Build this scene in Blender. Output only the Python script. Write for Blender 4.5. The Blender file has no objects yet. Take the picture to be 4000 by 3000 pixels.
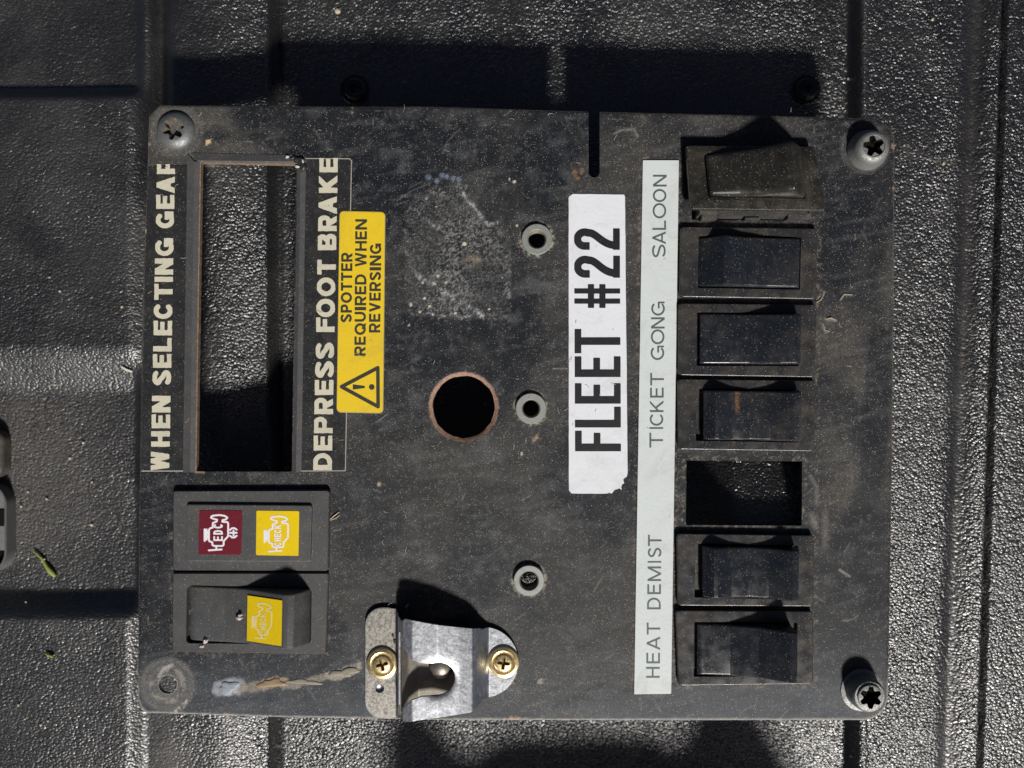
import bpy, math, random
import numpy as np
from mathutils import Vector
PI = math.pi
R_ = math.radians
rng = np.random.default_rng(7)
random.seed(7)
scn = bpy.context.scene
COL = scn.collection
K = 4000 / 369.0          # photograph pixels per millimetre on the face of the panel
D = 320.0                 # camera height over the panel face, mm
MM = 0.001

# ---------------------------------------------------------------- camera
cam = bpy.data.objects.new('camera', bpy.data.cameras.new('camera'))
COL.objects.link(cam); scn.camera = cam
cam.location = (0, 0, D * MM)
cam.data.sensor_width = 36.0
cam.data.lens = 36.0 * D / 369.0
cam.data.clip_start = 0.01
cam.data.clip_end = 50
cam.data.dof.use_dof = True
cam.data.dof.focus_distance = (D - 1) * MM
cam.data.dof.aperture_fstop = 7.0
# ---------------------------------------------------------------- sky and sun
SUN = Vector((0.27, -1.0, 1.0)).normalized()
elev = math.asin(SUN.z); rot = math.atan2(SUN.x, SUN.y)
w = bpy.data.worlds.new("World"); scn.world = w; w.use_nodes = True
wt = w.node_tree
sky = wt.nodes.new('ShaderNodeTexSky'); sky.sky_type = 'NISHITA'; sky.sun_disc = False
sky.sun_elevation = elev; sky.sun_rotation = rot % (2 * PI)
sky.air_density = 0.22; sky.dust_density = 1.2; sky.ozone_density = 0.2
bg = wt.nodes['Background']; bg.inputs[1].default_value = 0.05
wt.links.new(sky.outputs[0], bg.inputs[0])
sl = bpy.data.lights.new('sun', 'SUN'); sl.energy = 4.9; sl.angle = R_(6.0); sl.color = (1.0, 0.965, 0.91)
so = bpy.data.objects.new('sun', sl); COL.objects.link(so)
so.rotation_euler = (-SUN).to_track_quat('-Z', 'Y').to_euler()
scn.view_settings.view_transform = 'Standard'; scn.view_settings.look = 'None'
scn.view_settings.exposure = 0.0; scn.view_settings.gamma = 1.0
scn.cycles.use_denoising = True
scn.cycles.max_bounces = 6

# ================================================================ helpers
def px(x, y, z=0.0):
    """photograph pixel -> millimetres on the level z"""
    f = (D - z) / D / K
    return ((x - 2000.0) * f, (1500.0 - y) * f)
def pts(lst, z=0.0): return [px(a, b, z) for a, b in lst]

_lat = rng.random((256, 256, 8)).astype(np.float32)
def vnoise(X, Y, cell, seed=0):
    u = np.asarray(X) / cell + 37.3 * seed + 500; v = np.asarray(Y) / cell + 91.7 * seed + 500
    iu = np.floor(u).astype(int); iv = np.floor(v).astype(int)
    fu = u - iu; fv = v - iv
    fu = fu * fu * (3 - 2 * fu); fv = fv * fv * (3 - 2 * fv)
    L = _lat[:, :, seed % 8]
    a = L[iv % 256, iu % 256]; b = L[iv % 256, (iu + 1) % 256]
    c = L[(iv + 1) % 256, iu % 256]; d = L[(iv + 1) % 256, (iu + 1) % 256]
    return (a * (1 - fu) + b * fu) * (1 - fv) + (c * (1 - fu) + d * fu) * fv
def fbm(X, Y, cell, seed=0, oct=4):
    s = 0; t = 0; a = 1.0
    for i in range(oct):
        s = s + a * vnoise(X, Y, cell / 2 ** i, seed + i); t += a; a *= 0.55
    return s / t
def sstep(a, b, x):
    t = np.clip((x - a) / (b - a), 0, 1); return t * t * (3 - 2 * t)

WO = {}   # world origin (mm) of each object
def tag(o, label=None, cat=None, group=None, kind=None):
    if label: o['label'] = label
    if cat: o['category'] = cat
    if group: o['group'] = group
    if kind: o['kind'] = kind
    return o
def empty(name, loc, label, cat, group=None):
    o = bpy.data.objects.new(name, None); COL.objects.link(o)
    o.empty_display_size = 0.01
    o.location = [c * MM for c in loc]; WO[o.name] = tuple(loc)
    return tag(o, label, cat, group)
def mesh(name, V, polys, mat, parent=None, smooth=40, attr=None, label=None, matidx=None, kind=None, wn_=True):
    """V (n,3) mm, polys: list of index lists and/or (m,4) arrays"""
    V = np.asarray(V, dtype=np.float64)
    org = np.array([(V[:, 0].min() + V[:, 0].max()) / 2, (V[:, 1].min() + V[:, 1].max()) / 2, V[:, 2].min()])
    me = bpy.data.meshes.new(name)
    parts, starts, tot, n = [], [], [], 0
    for P in polys:
        if isinstance(P, np.ndarray):
            m, k = P.shape
            parts.append(P.ravel()); starts.append(n + np.arange(m) * k); tot.append(np.full(m, k)); n += m * k
        else:
            parts.append(np.array(P)); starts.append(np.array([n])); tot.append(np.array([len(P)])); n += len(P)
    loops = np.concatenate(parts).astype(np.int32); st = np.concatenate(starts).astype(np.int32)
    me.vertices.add(len(V)); me.vertices.foreach_set('co', ((V - org) * MM).astype(np.float32).ravel())
    me.loops.add(len(loops)); me.loops.foreach_set('vertex_index', loops)
    me.polygons.add(len(st)); me.polygons.foreach_set('loop_start', st)
    if smooth is not None:
        me.polygons.foreach_set('use_smooth', np.ones(len(st), dtype=bool))
    for m_ in (mat if isinstance(mat, (list, tuple)) else [mat]): me.materials.append(m_)
    if matidx is not None: me.polygons.foreach_set('material_index', np.asarray(matidx, dtype=np.int32))
    me.update(calc_edges=True); me.validate()
    if smooth is not None: me.set_sharp_from_angle(angle=R_(smooth))
    else: me.shade_flat()
    if attr is not None:
        a = me.color_attributes.new('paint', 'FLOAT_COLOR', 'POINT')
        a.data.foreach_set('color', np.asarray(attr, dtype=np.float32).ravel())
    o = bpy.data.objects.new(name, me); COL.objects.link(o)
    if smooth is not None and len(V) < 4000 and name != 'rocker':
        wn = o.modifiers.new('weighted', 'WEIGHTED_NORMAL'); wn.keep_sharp = True; wn.weight = 80
    p = (0, 0, 0)
    if parent is not None: o.parent = parent; p = WO[parent.name]
    o.location = [(org[i] - p[i]) * MM for i in range(3)]
    WO[o.name] = tuple(org)
    if label: o['label'] = label
    if kind: o['kind'] = kind
    return o

def loft(rings, cap0=True, cap1=True):
    """rings: list of (n,3) closed CCW rings seen from +z, bottom to top for outward normals"""
    n = len(rings[0]); V = np.concatenate([np.asarray(r, float) for r in rings]); Q = []
    i = np.arange(n); j = (i + 1) % n
    for k in range(len(rings) - 1):
        a, b = k * n, (k + 1) * n
        Q.append(np.stack([a + i, a + j, b + j, b + i], 1))
    P = [np.concatenate(Q)]
    if cap0: P.append(list(range(n))[::-1])
    if cap1: P.append(list(range((len(rings) - 1) * n, len(rings) * n)))
    return V, P
def merge(*parts):
    Vs, Ps, off, idx = [], [], 0, []
    for k, (V, P) in enumerate(parts):
        V = np.asarray(V, float); Vs.append(V)
        for p in P:
            if isinstance(p, np.ndarray): Ps.append(p + off); idx += [k] * len(p)
            else: Ps.append([i + off for i in p]); idx.append(k)
        off += len(V)
    return np.concatenate(Vs), Ps, idx
def quadring(c, r, inset, z, n=6):
    """rounded quad. c: TL,TR,BR,BL in mm (image order); z scalar or function(x,y)"""
    c = [np.array(p, float) for p in (c[3], c[2], c[1], c[0])]   # CCW: BL BR TR TL
    cc = []
    for i in range(4):
        p, a, b = c[i], c[i - 1], c[(i + 1) % 4]
        u = (a - p) / np.linalg.norm(a - p); v = (b - p) / np.linalg.norm(b - p)
        cc.append((p + (u + v) * inset, u, v))
    out = []
    rr = max(r - inset, 0.02)
    for p, u, v in cc:
        o = p + (u + v) * rr
        for k in range(n + 1):
            t = k / n * PI / 2
            out.append(o - v * rr * math.cos(t) - u * rr * math.sin(t))
    out = np.array(out)
    # order: at each corner start on the side of the previous edge
    zz = z(out[:, 0], out[:, 1]) if callable(z) else np.full(len(out), float(z))
    return np.column_stack([out, zz])
def circ(cx, cy, r, z, n=48, fn=None, rot=0.0):
    t = np.arange(n) / n * 2 * PI
    rr = r if fn is None else r * fn(t - rot)
    return np.column_stack([cx + rr * np.cos(t), cy + rr * np.sin(t), np.full(n, float(z))])
def box(x0, y0, z0, x1, y1, z1, ch=0.0):
    c = [(x0, y1), (x1, y1), (x1, y0), (x0, y0)]
    if ch: return loft([quadring(c, ch, 0, z0, 2), quadring(c, ch, 0, z1 - ch, 2), quadring(c, ch, ch * .6, z1, 2)])
    return loft([quadring(c, .05, 0, z0, 1), quadring(c, .05, 0, z1, 1)])
def tube(P, rad, n=6):
    P = [Vector(p) for p in P]; rings = []
    for i, p in enumerate(P):
        d = (P[min(i + 1, len(P) - 1)] - P[max(i - 1, 0)]).normalized()
        a = d.cross(Vector((0, 0, 1)));  a = a.normalized() if a.length > 1e-4 else Vector((1, 0, 0))
        b = d.cross(a)
        r = rad[i] if hasattr(rad, '__len__') else rad
        rings.append([p + (a * math.cos(t) + b * math.sin(t)) * r for t in [k * 2 * PI / n for k in range(n)]])
    return loft([np.array([tuple(q) for q in r]) for r in rings])

# ---- signed distances in the plane (arrays of millimetres)
def sd_poly(X, Y, P):
    P = np.asarray(P, float); n = len(P)
    d = np.full(X.shape, 1e9); ins = np.zeros(X.shape, bool)
    for i in range(n):
        ax, ay = P[i - 1]; bx, by = P[i]
        ex, ey = bx - ax, by - ay; wx, wy = X - ax, Y - ay
        t = np.clip((wx * ex + wy * ey) / (ex * ex + ey * ey + 1e-12), 0, 1)
        d = np.minimum(d, (wx - ex * t) ** 2 + (wy - ey * t) ** 2)
        c = ((ay > Y) != (by > Y)) & (X < (bx - ax) * (Y - ay) / (by - ay + 1e-12) + ax)
        ins ^= c
    return np.where(ins, -1, 1) * np.sqrt(d)
def sd_line(X, Y, P, closed=False):
    d = np.full(np.shape(X), 1e9); P = list(P)
    if closed: P = P + [P[0]]
    for (ax, ay), (bx, by) in zip(P[:-1], P[1:]):
        ex, ey = bx - ax, by - ay; wx, wy = X - ax, Y - ay
        t = np.clip((wx * ex + wy * ey) / (ex * ex + ey * ey + 1e-12), 0, 1)
        d = np.minimum(d, (wx - ex * t) ** 2 + (wy - ey * t) ** 2)
    return np.sqrt(d)
def sd_circ(X, Y, c, r): return np.hypot(X - c[0], Y - c[1]) - r

def sdf_sheet(F, xs, ys):
    """marching squares: returns top vertices (XY), polys, boundary segments"""
    ny, nx = F.shape
    ins = F < 0
    idx = -np.ones((ny, nx), int); nin = int(ins.sum()); idx[ins] = np.arange(nin)
    X, Y = np.meshgrid(xs, ys)
    V = [np.column_stack([X[ins], Y[ins]])]; extra = []; emap = {}
    full = ins[:-1, :-1] & ins[:-1, 1:] & ins[1:, :-1] & ins[1:, 1:]
    anyi = ins[:-1, :-1] | ins[:-1, 1:] | ins[1:, :-1] | ins[1:, 1:]
    jj, ii = np.nonzero(full)
    polys = [np.stack([idx[jj, ii], idx[jj, ii + 1], idx[jj + 1, ii + 1], idx[jj + 1, ii]], 1)] if len(jj) else []
    segs = []
    def cross(a, b):
        k = (a, b) if a < b else (b, a)
        if k in emap: return emap[k]
        fa, fb = F[a], F[b]; t = fa / (fa - fb); t = min(max(t, 0.02), 0.98)
        extra.append((xs[a[1]] * (1 - t) + xs[b[1]] * t, ys[a[0]] * (1 - t) + ys[b[0]] * t))
        emap[k] = nin + len(extra) - 1; return emap[k]
    for j, i in zip(*np.nonzero(anyi & ~full)):
        cor = [(j, i), (j, i + 1), (j + 1, i + 1), (j + 1, i)]
        poly, iso = [], []
        for q in range(4):
            a, b = cor[q], cor[(q + 1) % 4]
            if ins[a]: poly.append(int(idx[a])); iso.append(False)
            if ins[a] != ins[b]: poly.append(cross(a, b)); iso.append(True)
        if len(poly) >= 3:
            polys.append(poly)
            for q in range(len(poly)):
                if iso[q] and iso[(q + 1) % len(poly)]: segs.append((poly[q], poly[(q + 1) % len(poly)]))
    # a boundary segment leaves the inside on its left: keep those whose start came from inside
    V.append(np.array(extra).reshape(-1, 2))
    return np.concatenate(V), polys, np.array(segs, int).reshape(-1, 2)
def sheet(F, xs, ys, ztop, thick, bottom=True):
    """closed slab from a signed distance; ztop scalar or fn(x,y)"""
    XY, P, S = sdf_sheet(F, xs, ys)
    z = ztop(XY[:, 0], XY[:, 1]) if callable(ztop) else np.full(len(XY), float(ztop))
    n = len(XY)
    V = np.concatenate([np.column_stack([XY, z]), np.column_stack([XY, z - thick])])
    polys = list(P)
    if bottom:
        for p in P:
            polys.append(p[:, ::-1] + n if isinstance(p, np.ndarray) else [q + n for q in p][::-1])
    if len(S): polys.append(np.stack([S[:, 1], S[:, 0], S[:, 0] + n, S[:, 1] + n], 1))
    return V, polys
def grid(x0, x1, y0, y1, s):
    xs = np.arange(x0, x1 + s, s); ys = np.arange(y0, y1 + s, s)
    X, Y = np.meshgrid(xs, ys); return xs, ys, X, Y

# ================================================================ materials
def nn(t, kind, **kw):
    n = t.nodes.new(kind)
    for k, v in kw.items(): setattr(n, k, v)
    return n
class NT:
    def __init__(s, name):
        s.m = bpy.data.materials.new(name); s.m.use_nodes = True; s.t = s.m.node_tree
        s.b = s.t.nodes['Principled BSDF']; s.tc = s.t.nodes.new('ShaderNodeTexCoord')
        # object space is in metres; bring to millimetres; geometry position keeps it continuous
        g = s.t.nodes.new('ShaderNodeNewGeometry'); s.geo = g
        v = s.t.nodes.new('ShaderNodeVectorMath'); v.operation = 'SCALE'; v.inputs['Scale'].default_value = 1000
        s.t.links.new(s.tc.outputs['Object'], v.inputs[0]); s.P = v.outputs[0]
    def L(s, a, b): s.t.links.new(a, b)
    def val(s, sock, v):
        if hasattr(v, 'links') or isinstance(v, bpy.types.NodeSocket): s.L(v, sock)
        else: sock.default_value = v
    def noise(s, scale, detail=3, rough=0.55, dist=0.0, vec=None, out='Fac'):
        n = s.t.nodes.new('ShaderNodeTexNoise'); n.inputs['Scale'].default_value = scale
        n.inputs['Detail'].default_value = detail; n.inputs['Roughness'].default_value = rough
        n.inputs['Distortion'].default_value = dist
        s.L(vec or s.P, n.inputs['Vector']); return n.outputs[out]
    def voro(s, scale, vec=None, feature='F1', smooth=None, rnd=1.0):
        n = s.t.nodes.new('ShaderNodeTexVoronoi'); n.feature = feature
        n.inputs['Scale'].default_value = scale; n.inputs['Randomness'].default_value = rnd
        if smooth is not None and feature == 'SMOOTH_F1': n.inputs['Smoothness'].default_value = smooth
        s.L(vec or s.P, n.inputs['Vector']); return n
    def stretch(s, sx, sy, sz=1, rot=0):
        n = s.t.nodes.new('ShaderNodeMapping'); n.inputs['Scale'].default_value = (sx, sy, sz)
        n.inputs['Rotation'].default_value = (0, 0, rot); s.L(s.P, n.inputs['Vector']); return n.outputs[0]
    def ramp(s, f, lo, hi, a=0.0, b=1.0):
        n = s.t.nodes.new('ShaderNodeMapRange'); n.interpolation_type = 'SMOOTHSTEP'
        n.inputs['From Min'].default_value = lo; n.inputs['From Max'].default_value = hi
        n.inputs['To Min'].default_value = a; n.inputs['To Max'].default_value = b
        s.L(f, n.inputs['Value']); return n.outputs[0]
    def math(s, op, a, b=0.0, c=None):
        n = s.t.nodes.new('ShaderNodeMath'); n.operation = op
        s.val(n.inputs[0], a); s.val(n.inputs[1], b)
        if c is not None: s.val(n.inputs[2], c)
        return n.outputs[0]
    def mix(s, f, a, b):
        n = s.t.nodes.new('ShaderNodeMix'); n.data_type = 'RGBA'
        s.val(n.inputs['Factor'], f)
        for sock, v in ((n.inputs[6], a), (n.inputs[7], b)):
            if isinstance(v, tuple): sock.default_value = (*v[:3], 1)
            else: s.L(v, sock)
        return n.outputs[2]
    def bump(s, h, dist, strength=1.0, prev=None):
        n = s.t.nodes.new('ShaderNodeBump'); n.inputs['Strength'].default_value = strength
        n.inputs['Distance'].default_value = dist * MM
        s.L(h, n.inputs['Height'])
        if prev is not None: s.L(prev, n.inputs['Normal'])
        return n.outputs[0]
    def specks(s, density=0.5, size=0.16, scale=1.3):
        """sparse small grains of dust"""
        v = s.voro(scale, s.stretch(.8, 1.75, 1, .95)); d = s.ramp(v.outputs['Distance'], size, size * 0.35)
        sp = s.t.nodes.new('ShaderNodeSeparateColor'); s.L(v.outputs['Color'], sp.inputs[0])
        g = s.math('LESS_THAN', sp.outputs[0], density)
        return s.math('MULTIPLY', s.math('MULTIPLY', d, g), s.ramp(sp.outputs[1], 0, 1, .12, 1))
    def done(s, col, rough=0.5, metal=0.0, normal=None, spec=0.5, coat=0.0):
        b = s.b
        if isinstance(col, tuple): b.inputs['Base Color'].default_value = (*col[:3], 1)
        else: s.L(col, b.inputs['Base Color'])
        s.val(b.inputs['Roughness'], rough); s.val(b.inputs['Metallic'], metal)
        b.inputs['Specular IOR Level'].default_value = spec
        b.inputs['Coat Weight'].default_value = coat
        if normal is not None: s.L(normal, b.inputs['Normal'])
        return s.m
DUST = (0.20, 0.17, 0.135)
def m_plastic(name, col, dust=0.35, rough=0.45, speck=0.5, fine=0.02, dustcol=DUST, spec=.5):
    n = NT(name)
    d = n.math('MULTIPLY', n.ramp(n.noise(.09, 5, .65, .6), .42, .72), dust)
    g = n.math('MULTIPLY', n.ramp(n.noise(3.2, 3, .7), .5, .75), dust * .8)
    c = n.mix(n.math('ADD', d, g), col, tuple(x * .55 for x in dustcol))
    c = n.mix(n.specks(speck, .25, 1.15), c, (.34, .31, .26))
    c = n.mix(n.specks(speck * .6, .22, 2.0), c, (.5, .48, .44))
    nb = n.bump(n.noise(3.5, 4, .65), fine * 2)
    r = n.ramp(n.noise(.25, 3), .3, .7, rough - .07, rough + .12)
    return n.done(c, r, 0, nb, spec)
def m_print(name, col, wear=None, rough=.5, amt=.25, scale=.8):
    n = NT(name)
    w_ = n.ramp(n.noise(scale, 5, .75), .55, .8, 0, amt)
    c = n.mix(w_, col, wear or tuple(x * .5 for x in col))
    g_ = n.math('MULTIPLY', n.ramp(n.noise(.06, 5, .75, 1), .45, .75), .28)
    c = n.mix(g_, c, tuple(x * .6 + .02 for x in (wear or col)))
    sc_ = n.voro(.35, n.stretch(.25, 4, 1, .5)); c = n.mix(n.ramp(sc_.outputs['Distance'], .05, .01, 0, .4), c, (.25, .24, .22))
    c = n.mix(n.specks(.25, .16, 1.2), c, (.35, .3, .24))
    return n.done(c, rough, 0, n.bump(n.noise(.9, 5, .6), .055))
def m_metal(name, col, rough=.35, dirt=.3, dirtcol=(.16, .13, .09), metal=1.0, scale=.35, scr=.03):
    n = NT(name)
    f = n.math('MULTIPLY', n.ramp(n.noise(scale, 5, .7, .5), .45, .75), dirt)
    c = n.mix(f, col, dirtcol)
    c = n.mix(n.specks(.3, .15, 1.4), c, (.45, .42, .36))
    r = n.math('ADD', n.ramp(n.noise(1.1, 4, .7), .3, .7, rough - .06, rough + .14), n.math('MULTIPLY', f, .3))
    m = n.math('MULTIPLY', n.math('SUBTRACT', 1.0, f), metal)
    sc = n.noise(.8, 4, .7, 0, n.stretch(6, .4, 1, .5))
    return n.done(c, r, m, n.bump(n.math('ADD', n.noise(2.5, 4), n.math('MULTIPLY', sc, .6)), scr))

def m_chrome():
    n = NT('worn_chrome')
    st = n.noise(.55, 5, .75, 1.2, n.stretch(1.5, .45, 1, .15))
    bl = n.noise(.16, 4, .7, .8)
    f = n.math('MULTIPLY', n.ramp(st, .48, .72), n.ramp(bl, .35, .6, .25, 1))
    c = n.mix(f, (.50, .515, .55), (.27, .265, .27))  # stain tones, with dark and bright reflections painted in as streaks
    c = n.mix(n.ramp(n.noise(1.2, 5, .8, 2, n.stretch(2.5, .6, 1, .2)), .58, .74, 0, .6), c, (.66, .68, .74))
    c = n.mix(n.specks(.4, .2, 1.2), c, (.75, .74, .7))
    r = n.math('ADD', n.ramp(n.noise(.5, 5, .8, 1), .35, .65, .30, .40), n.math('MULTIPLY', f, .12))
    h = n.math('ADD', n.noise(.5, 3), n.math('MULTIPLY', n.noise(3, 3), .10))
    return n.done(c, r, n.ramp(f, 0, 1, 1, .6), n.bump(h, .07))
def m_faceplate():
    n = NT('worn_black_panel')
    a = n.t.nodes.new('ShaderNodeVertexColor'); a.layer_name = 'paint'
    c = a.outputs['Color']; al = a.outputs['Alpha']
    mot = n.ramp(n.noise(2.2, 6, .8), .35, .72, .60, 1.75)
    vm = n.t.nodes.new('ShaderNodeVectorMath'); vm.operation = 'SCALE'; n.L(c, vm.inputs[0]); n.L(mot, vm.inputs['Scale'])
    c = vm.outputs[0]
    # dust grains, thicker where the paint is dustier (alpha carries dust)
    s1 = n.math('MULTIPLY', n.specks(.75, .28, 1.25), n.ramp(al, .05, .7, .3, 1.0)); s1 = n.math('MULTIPLY', s1, n.ramp(n.noise(.07, 5, .7, .8), .38, .62, .25, 1.15))
    c = n.mix(s1, c, (.30, .275, .235))
    c = n.mix(n.specks(.32, .30, 1.9), c, (.60, .58, .55))
    st = n.voro(.9, n.stretch(1, 5, 1, .7)); hair = n.ramp(st.outputs['Distance'], .12, .03, 0, .35)
    c = n.mix(hair, c, (.26, .25, .24))
    r = n.ramp(al, 0, 1, .38, .80)
    h = n.noise(3.0, 5, .7)
    nb = n.bump(h, .075)
    nb = n.bump(n.noise(.05, 3), 1.0, .25, nb)
    return n.done(c, r, 0, nb, .36)

def m_liner():
    n = NT('grained_black_plastic')
    a = n.t.nodes.new('ShaderNodeVertexColor'); a.layer_name = 'paint'
    sc = n.t.nodes.new('ShaderNodeSeparateColor'); n.L(a.outputs['Color'], sc.inputs[0])
    smooth = sc.outputs[1]; brown = sc.outputs[0]; left = sc.outputs[2]
    warp = n.noise(.35, 2, .5, 0, None, 'Color')
    vm = n.t.nodes.new('ShaderNodeVectorMath'); vm.operation = 'MULTIPLY_ADD'
    n.L(warp, vm.inputs[0]); vm.inputs[1].default_value = (1.6, 1.6, 0); n.L(n.P, vm.inputs[2])
    mp = n.t.nodes.new('ShaderNodeMapping'); mp.inputs['Rotation'].default_value = (0, 0, R_(-25)); mp.inputs['Scale'].default_value = (.90, 1.15, 1)
    n.L(vm.outputs[0], mp.inputs['Vector'])
    v = n.voro(1.0, mp.outputs[0], 'SMOOTH_F1', .18)
    v2 = n.voro(2.3, mp.outputs[0])
    no = n.noise(1.25, 3, .6, .3, mp.outputs[0])
    d2 = n.math('MULTIPLY', v.outputs['Distance'], v.outputs['Distance'])
    e2 = n.math('MULTIPLY', v2.outputs['Distance'], v2.outputs['Distance'])
    h = n.math('MULTIPLY', d2, -.50)
    h = n.math('MULTIPLY_ADD', e2, -.07, h)
    h = n.math('MULTIPLY_ADD', no, .11, h)
    h = n.math('MULTIPLY', h, n.ramp(smooth, 0, 1, .80, .42))
    h = n.math('MULTIPLY', h, n.ramp(left, 0, 1, 1, .66))
    h = n.math('MULTIPLY', h, n.ramp(n.noise(.035, 4, .6, 1), .35, .65, .78, 1.1))
    nb = n.bump(h, 1.0)
    nb = n.bump(n.noise(5.5, 2, .6), .025, 1, nb)
    col = n.mix(n.ramp(n.noise(.05, 4), .4, .7), (.0085, .0085, .0095), (.014, .014, .0145))
    dusty = n.math('MULTIPLY', n.ramp(no, .45, .7), n.math('MULTIPLY', brown, .55))
    col = n.mix(dusty, col, (.15, .115, .085))
    col = n.mix(n.specks(.10, .16, .8), col, (.30, .27, .23))
    rg = n.ramp(n.noise(.6, 3), .3, .7, .27, .36)
    wearn = n.ramp(n.noise(.022, 5, .65, .8), .42, .68)
    rg = n.math('MULTIPLY_ADD', wearn, .08, rg); rg = n.math('MULTIPLY_ADD', left, .10, rg)
    col = n.mix(n.math('MULTIPLY', wearn, .3), col, (.045, .043, .041))
    m = n.done(col, n.math('ADD', rg, n.math('MULTIPLY', brown, .15)), 0, nb, 1.0)
    n.b.inputs['IOR'].default_value = 1.52; n.b.inputs['Coat Weight'].default_value = .6; n.b.inputs['Coat Roughness'].default_value = .26; n.L(nb, n.b.inputs['Coat Normal'])
    return m

M = {}
M['face'] = m_faceplate()
M['liner'] = m_liner()
M['bezel'] = m_plastic('black_bezel_plastic', (.019, .020, .023), .34, .27, .45)
M['rocker'] = m_plastic('black_rocker_plastic', (.009, .0115, .0165), .14, .27, .5, .012)
def m_streak():
    M_ = m_plastic('black_rocker_with_rust_streak', (.011, .0135, .0185), .30, .27, .5, .012)
    t = M_.node_tree; n = NT.__new__(NT); n.m = M_; n.t = t; n.b = t.nodes['Principled BSDF']
    n.P = [x for x in t.nodes if x.type == 'VECT_MATH'][0].outputs[0]
    sp = t.nodes.new('ShaderNodeSeparateXYZ'); t.links.new(n.P, sp.inputs[0])
    dx = n.math('ABSOLUTE', n.math('ADD', n.math('MULTIPLY_ADD', n.noise(.8, 4, .7), 2.4, -1.2), n.math('ADD', sp.outputs[0], 5.2)))
    f = n.math('MULTIPLY', n.ramp(dx, 1.3, .1), n.ramp(sp.outputs[1], -.5, 3.0))
    f = n.math('MULTIPLY', f, n.ramp(n.noise(2.2, 4, .8), .38, .6))
    old = n.b.inputs['Base Color'].links[0].from_socket
    c = n.mix(f, old, (.20, .105, .055)); t.links.new(c, n.b.inputs['Base Color'])
    return M_
M['rocker_streak'] = m_streak()
M['grey_rocker'] = m_plastic('dusty_charcoal_plastic', (.014, .0138, .0125), .30, .27, .5)
M['module'] = m_plastic('matt_charcoal_plastic', (.045, .046, .049), .25, .55, .45)
M['body'] = m_plastic('switch_body_plastic', (.03, .03, .03), .6, .6, .5)
M['trim'] = m_plastic('scuffed_grey_trim', (.052, .053, .057), .35, .5, .35)
M['sticker_black'] = m_plastic('black_laminate', (.018, .019, .021), .18, .33, .5)
M['cream'] = m_print('cream_print', (.54, .51, .40), (.24, .22, .17), .5, .7, .9)
M['yellow'] = m_print('yellow_vinyl', (.70, .49, .016), (.42, .30, .06), .45, .5, .5)
M['yellow_bright'] = m_print('yellow_lens', (.70, .50, .006), (.42, .30, .03), .3, .35, .35)
M['maroon'] = m_print('maroon_lens', (.13, .012, .022), (.07, .01, .016), .3, .4, .5)
M['white_print'] = m_print('white_print', (.70, .68, .74), (.5, .4, .45), .5, .25)
M['faded_print'] = m_print('faded_white_print', (.70, .60, .30), (.66, .50, .08), .5, .9, .7)
M['ink'] = m_print('black_ink', (.014, .014, .017), (.03, .03, .03), .4, .5)
M['ink_olive'] = m_print('black_ink_on_yellow', (.028, .030, .022), (.10, .085, .02), .5, .4)
M['grey_ink'] = m_print('grey_green_ink', (.075, .10, .10), (.14, .17, .17), .5, .4)
M['white'] = m_print('white_vinyl', (.68, .70, .74), (.45, .45, .44), .35, .55, .9)
M['strip'] = m_print('pale_grey_strip', (.57, .61, .61), (.36, .35, .30), .38, .55, .6)
M['steel'] = m_metal('dull_zinc', (.30, .315, .295), .5, .45, (.16, .15, .12), .55)
M['steel_wall'] = m_metal('dirty_zinc_thread', (.22, .20, .16), .5, .7, (.10, .07, .04), .6)
M['screw'] = m_metal('blued_screw_steel', (.16, .17, .172), .42, .6, (.12, .108, .09), .55, .8, .08)
M['dusty_screw'] = m_metal('dusty_screw_steel', (.26, .265, .255), .42, .8, (.13, .12, .10), .6, .7, .16)
M['dirty_recess'] = m_plastic('dirt_in_recess', (.12, .09, .06), .8, .8, .3)
M['dark_recess'] = m_plastic('dark_recess', (.008, .006, .005), .0, .9, .0, .02, DUST, .1)
M['brass'] = m_metal('yellow_zinc', (.62, .50, .28), .36, .35, (.22, .15, .07), .9, .8, .03)
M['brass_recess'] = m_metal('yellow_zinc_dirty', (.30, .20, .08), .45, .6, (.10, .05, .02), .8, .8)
M['chrome'] = m_chrome()
M['chrome_brown'] = m_metal('brownish_nickel', (.42, .40, .36), .34, .35, (.22, .18, .12), .9, .3, .02)
M['nickel_dark'] = m_metal('stained_steel', (.26, .235, .20), .42, .35, (.10, .08, .06), .8, .3, .03)
M['black_gloss'] = m_plastic('glossy_black', (.012, .012, .012), .05, .18, .2)
M['rust'] = m_plastic('bare_fibreboard_edge', (.15, .088, .058), .5, .8, .4, .1, (.5, .38, .3))
M['residue'] = m_plastic('pale_glue', (.50, .47, .40), .2, .6, .2)
M['lint'] = m_plastic('pale_lint', (.42, .40, .37), .0, .7, .0)
M['leaf'] = m_plastic('green_stem', (.22, .28, .05), .3, .5, .2, .02, (.6, .6, .3))
M['crumb'] = m_plastic('pale_crumb', (.42, .36, .26), .2, .7, .0)
M['alu'] = m_metal('scuffed_aluminium', (.24, .245, .25), .5, .4, (.12, .12, .12), .7)
M['grey_case'] = m_plastic('grey_painted_case', (.085, .087, .09), .3, .5, .4)
M['brown_case'] = m_plastic('brown_black_case', (.035, .03, .027), .4, .5, .3)

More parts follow.
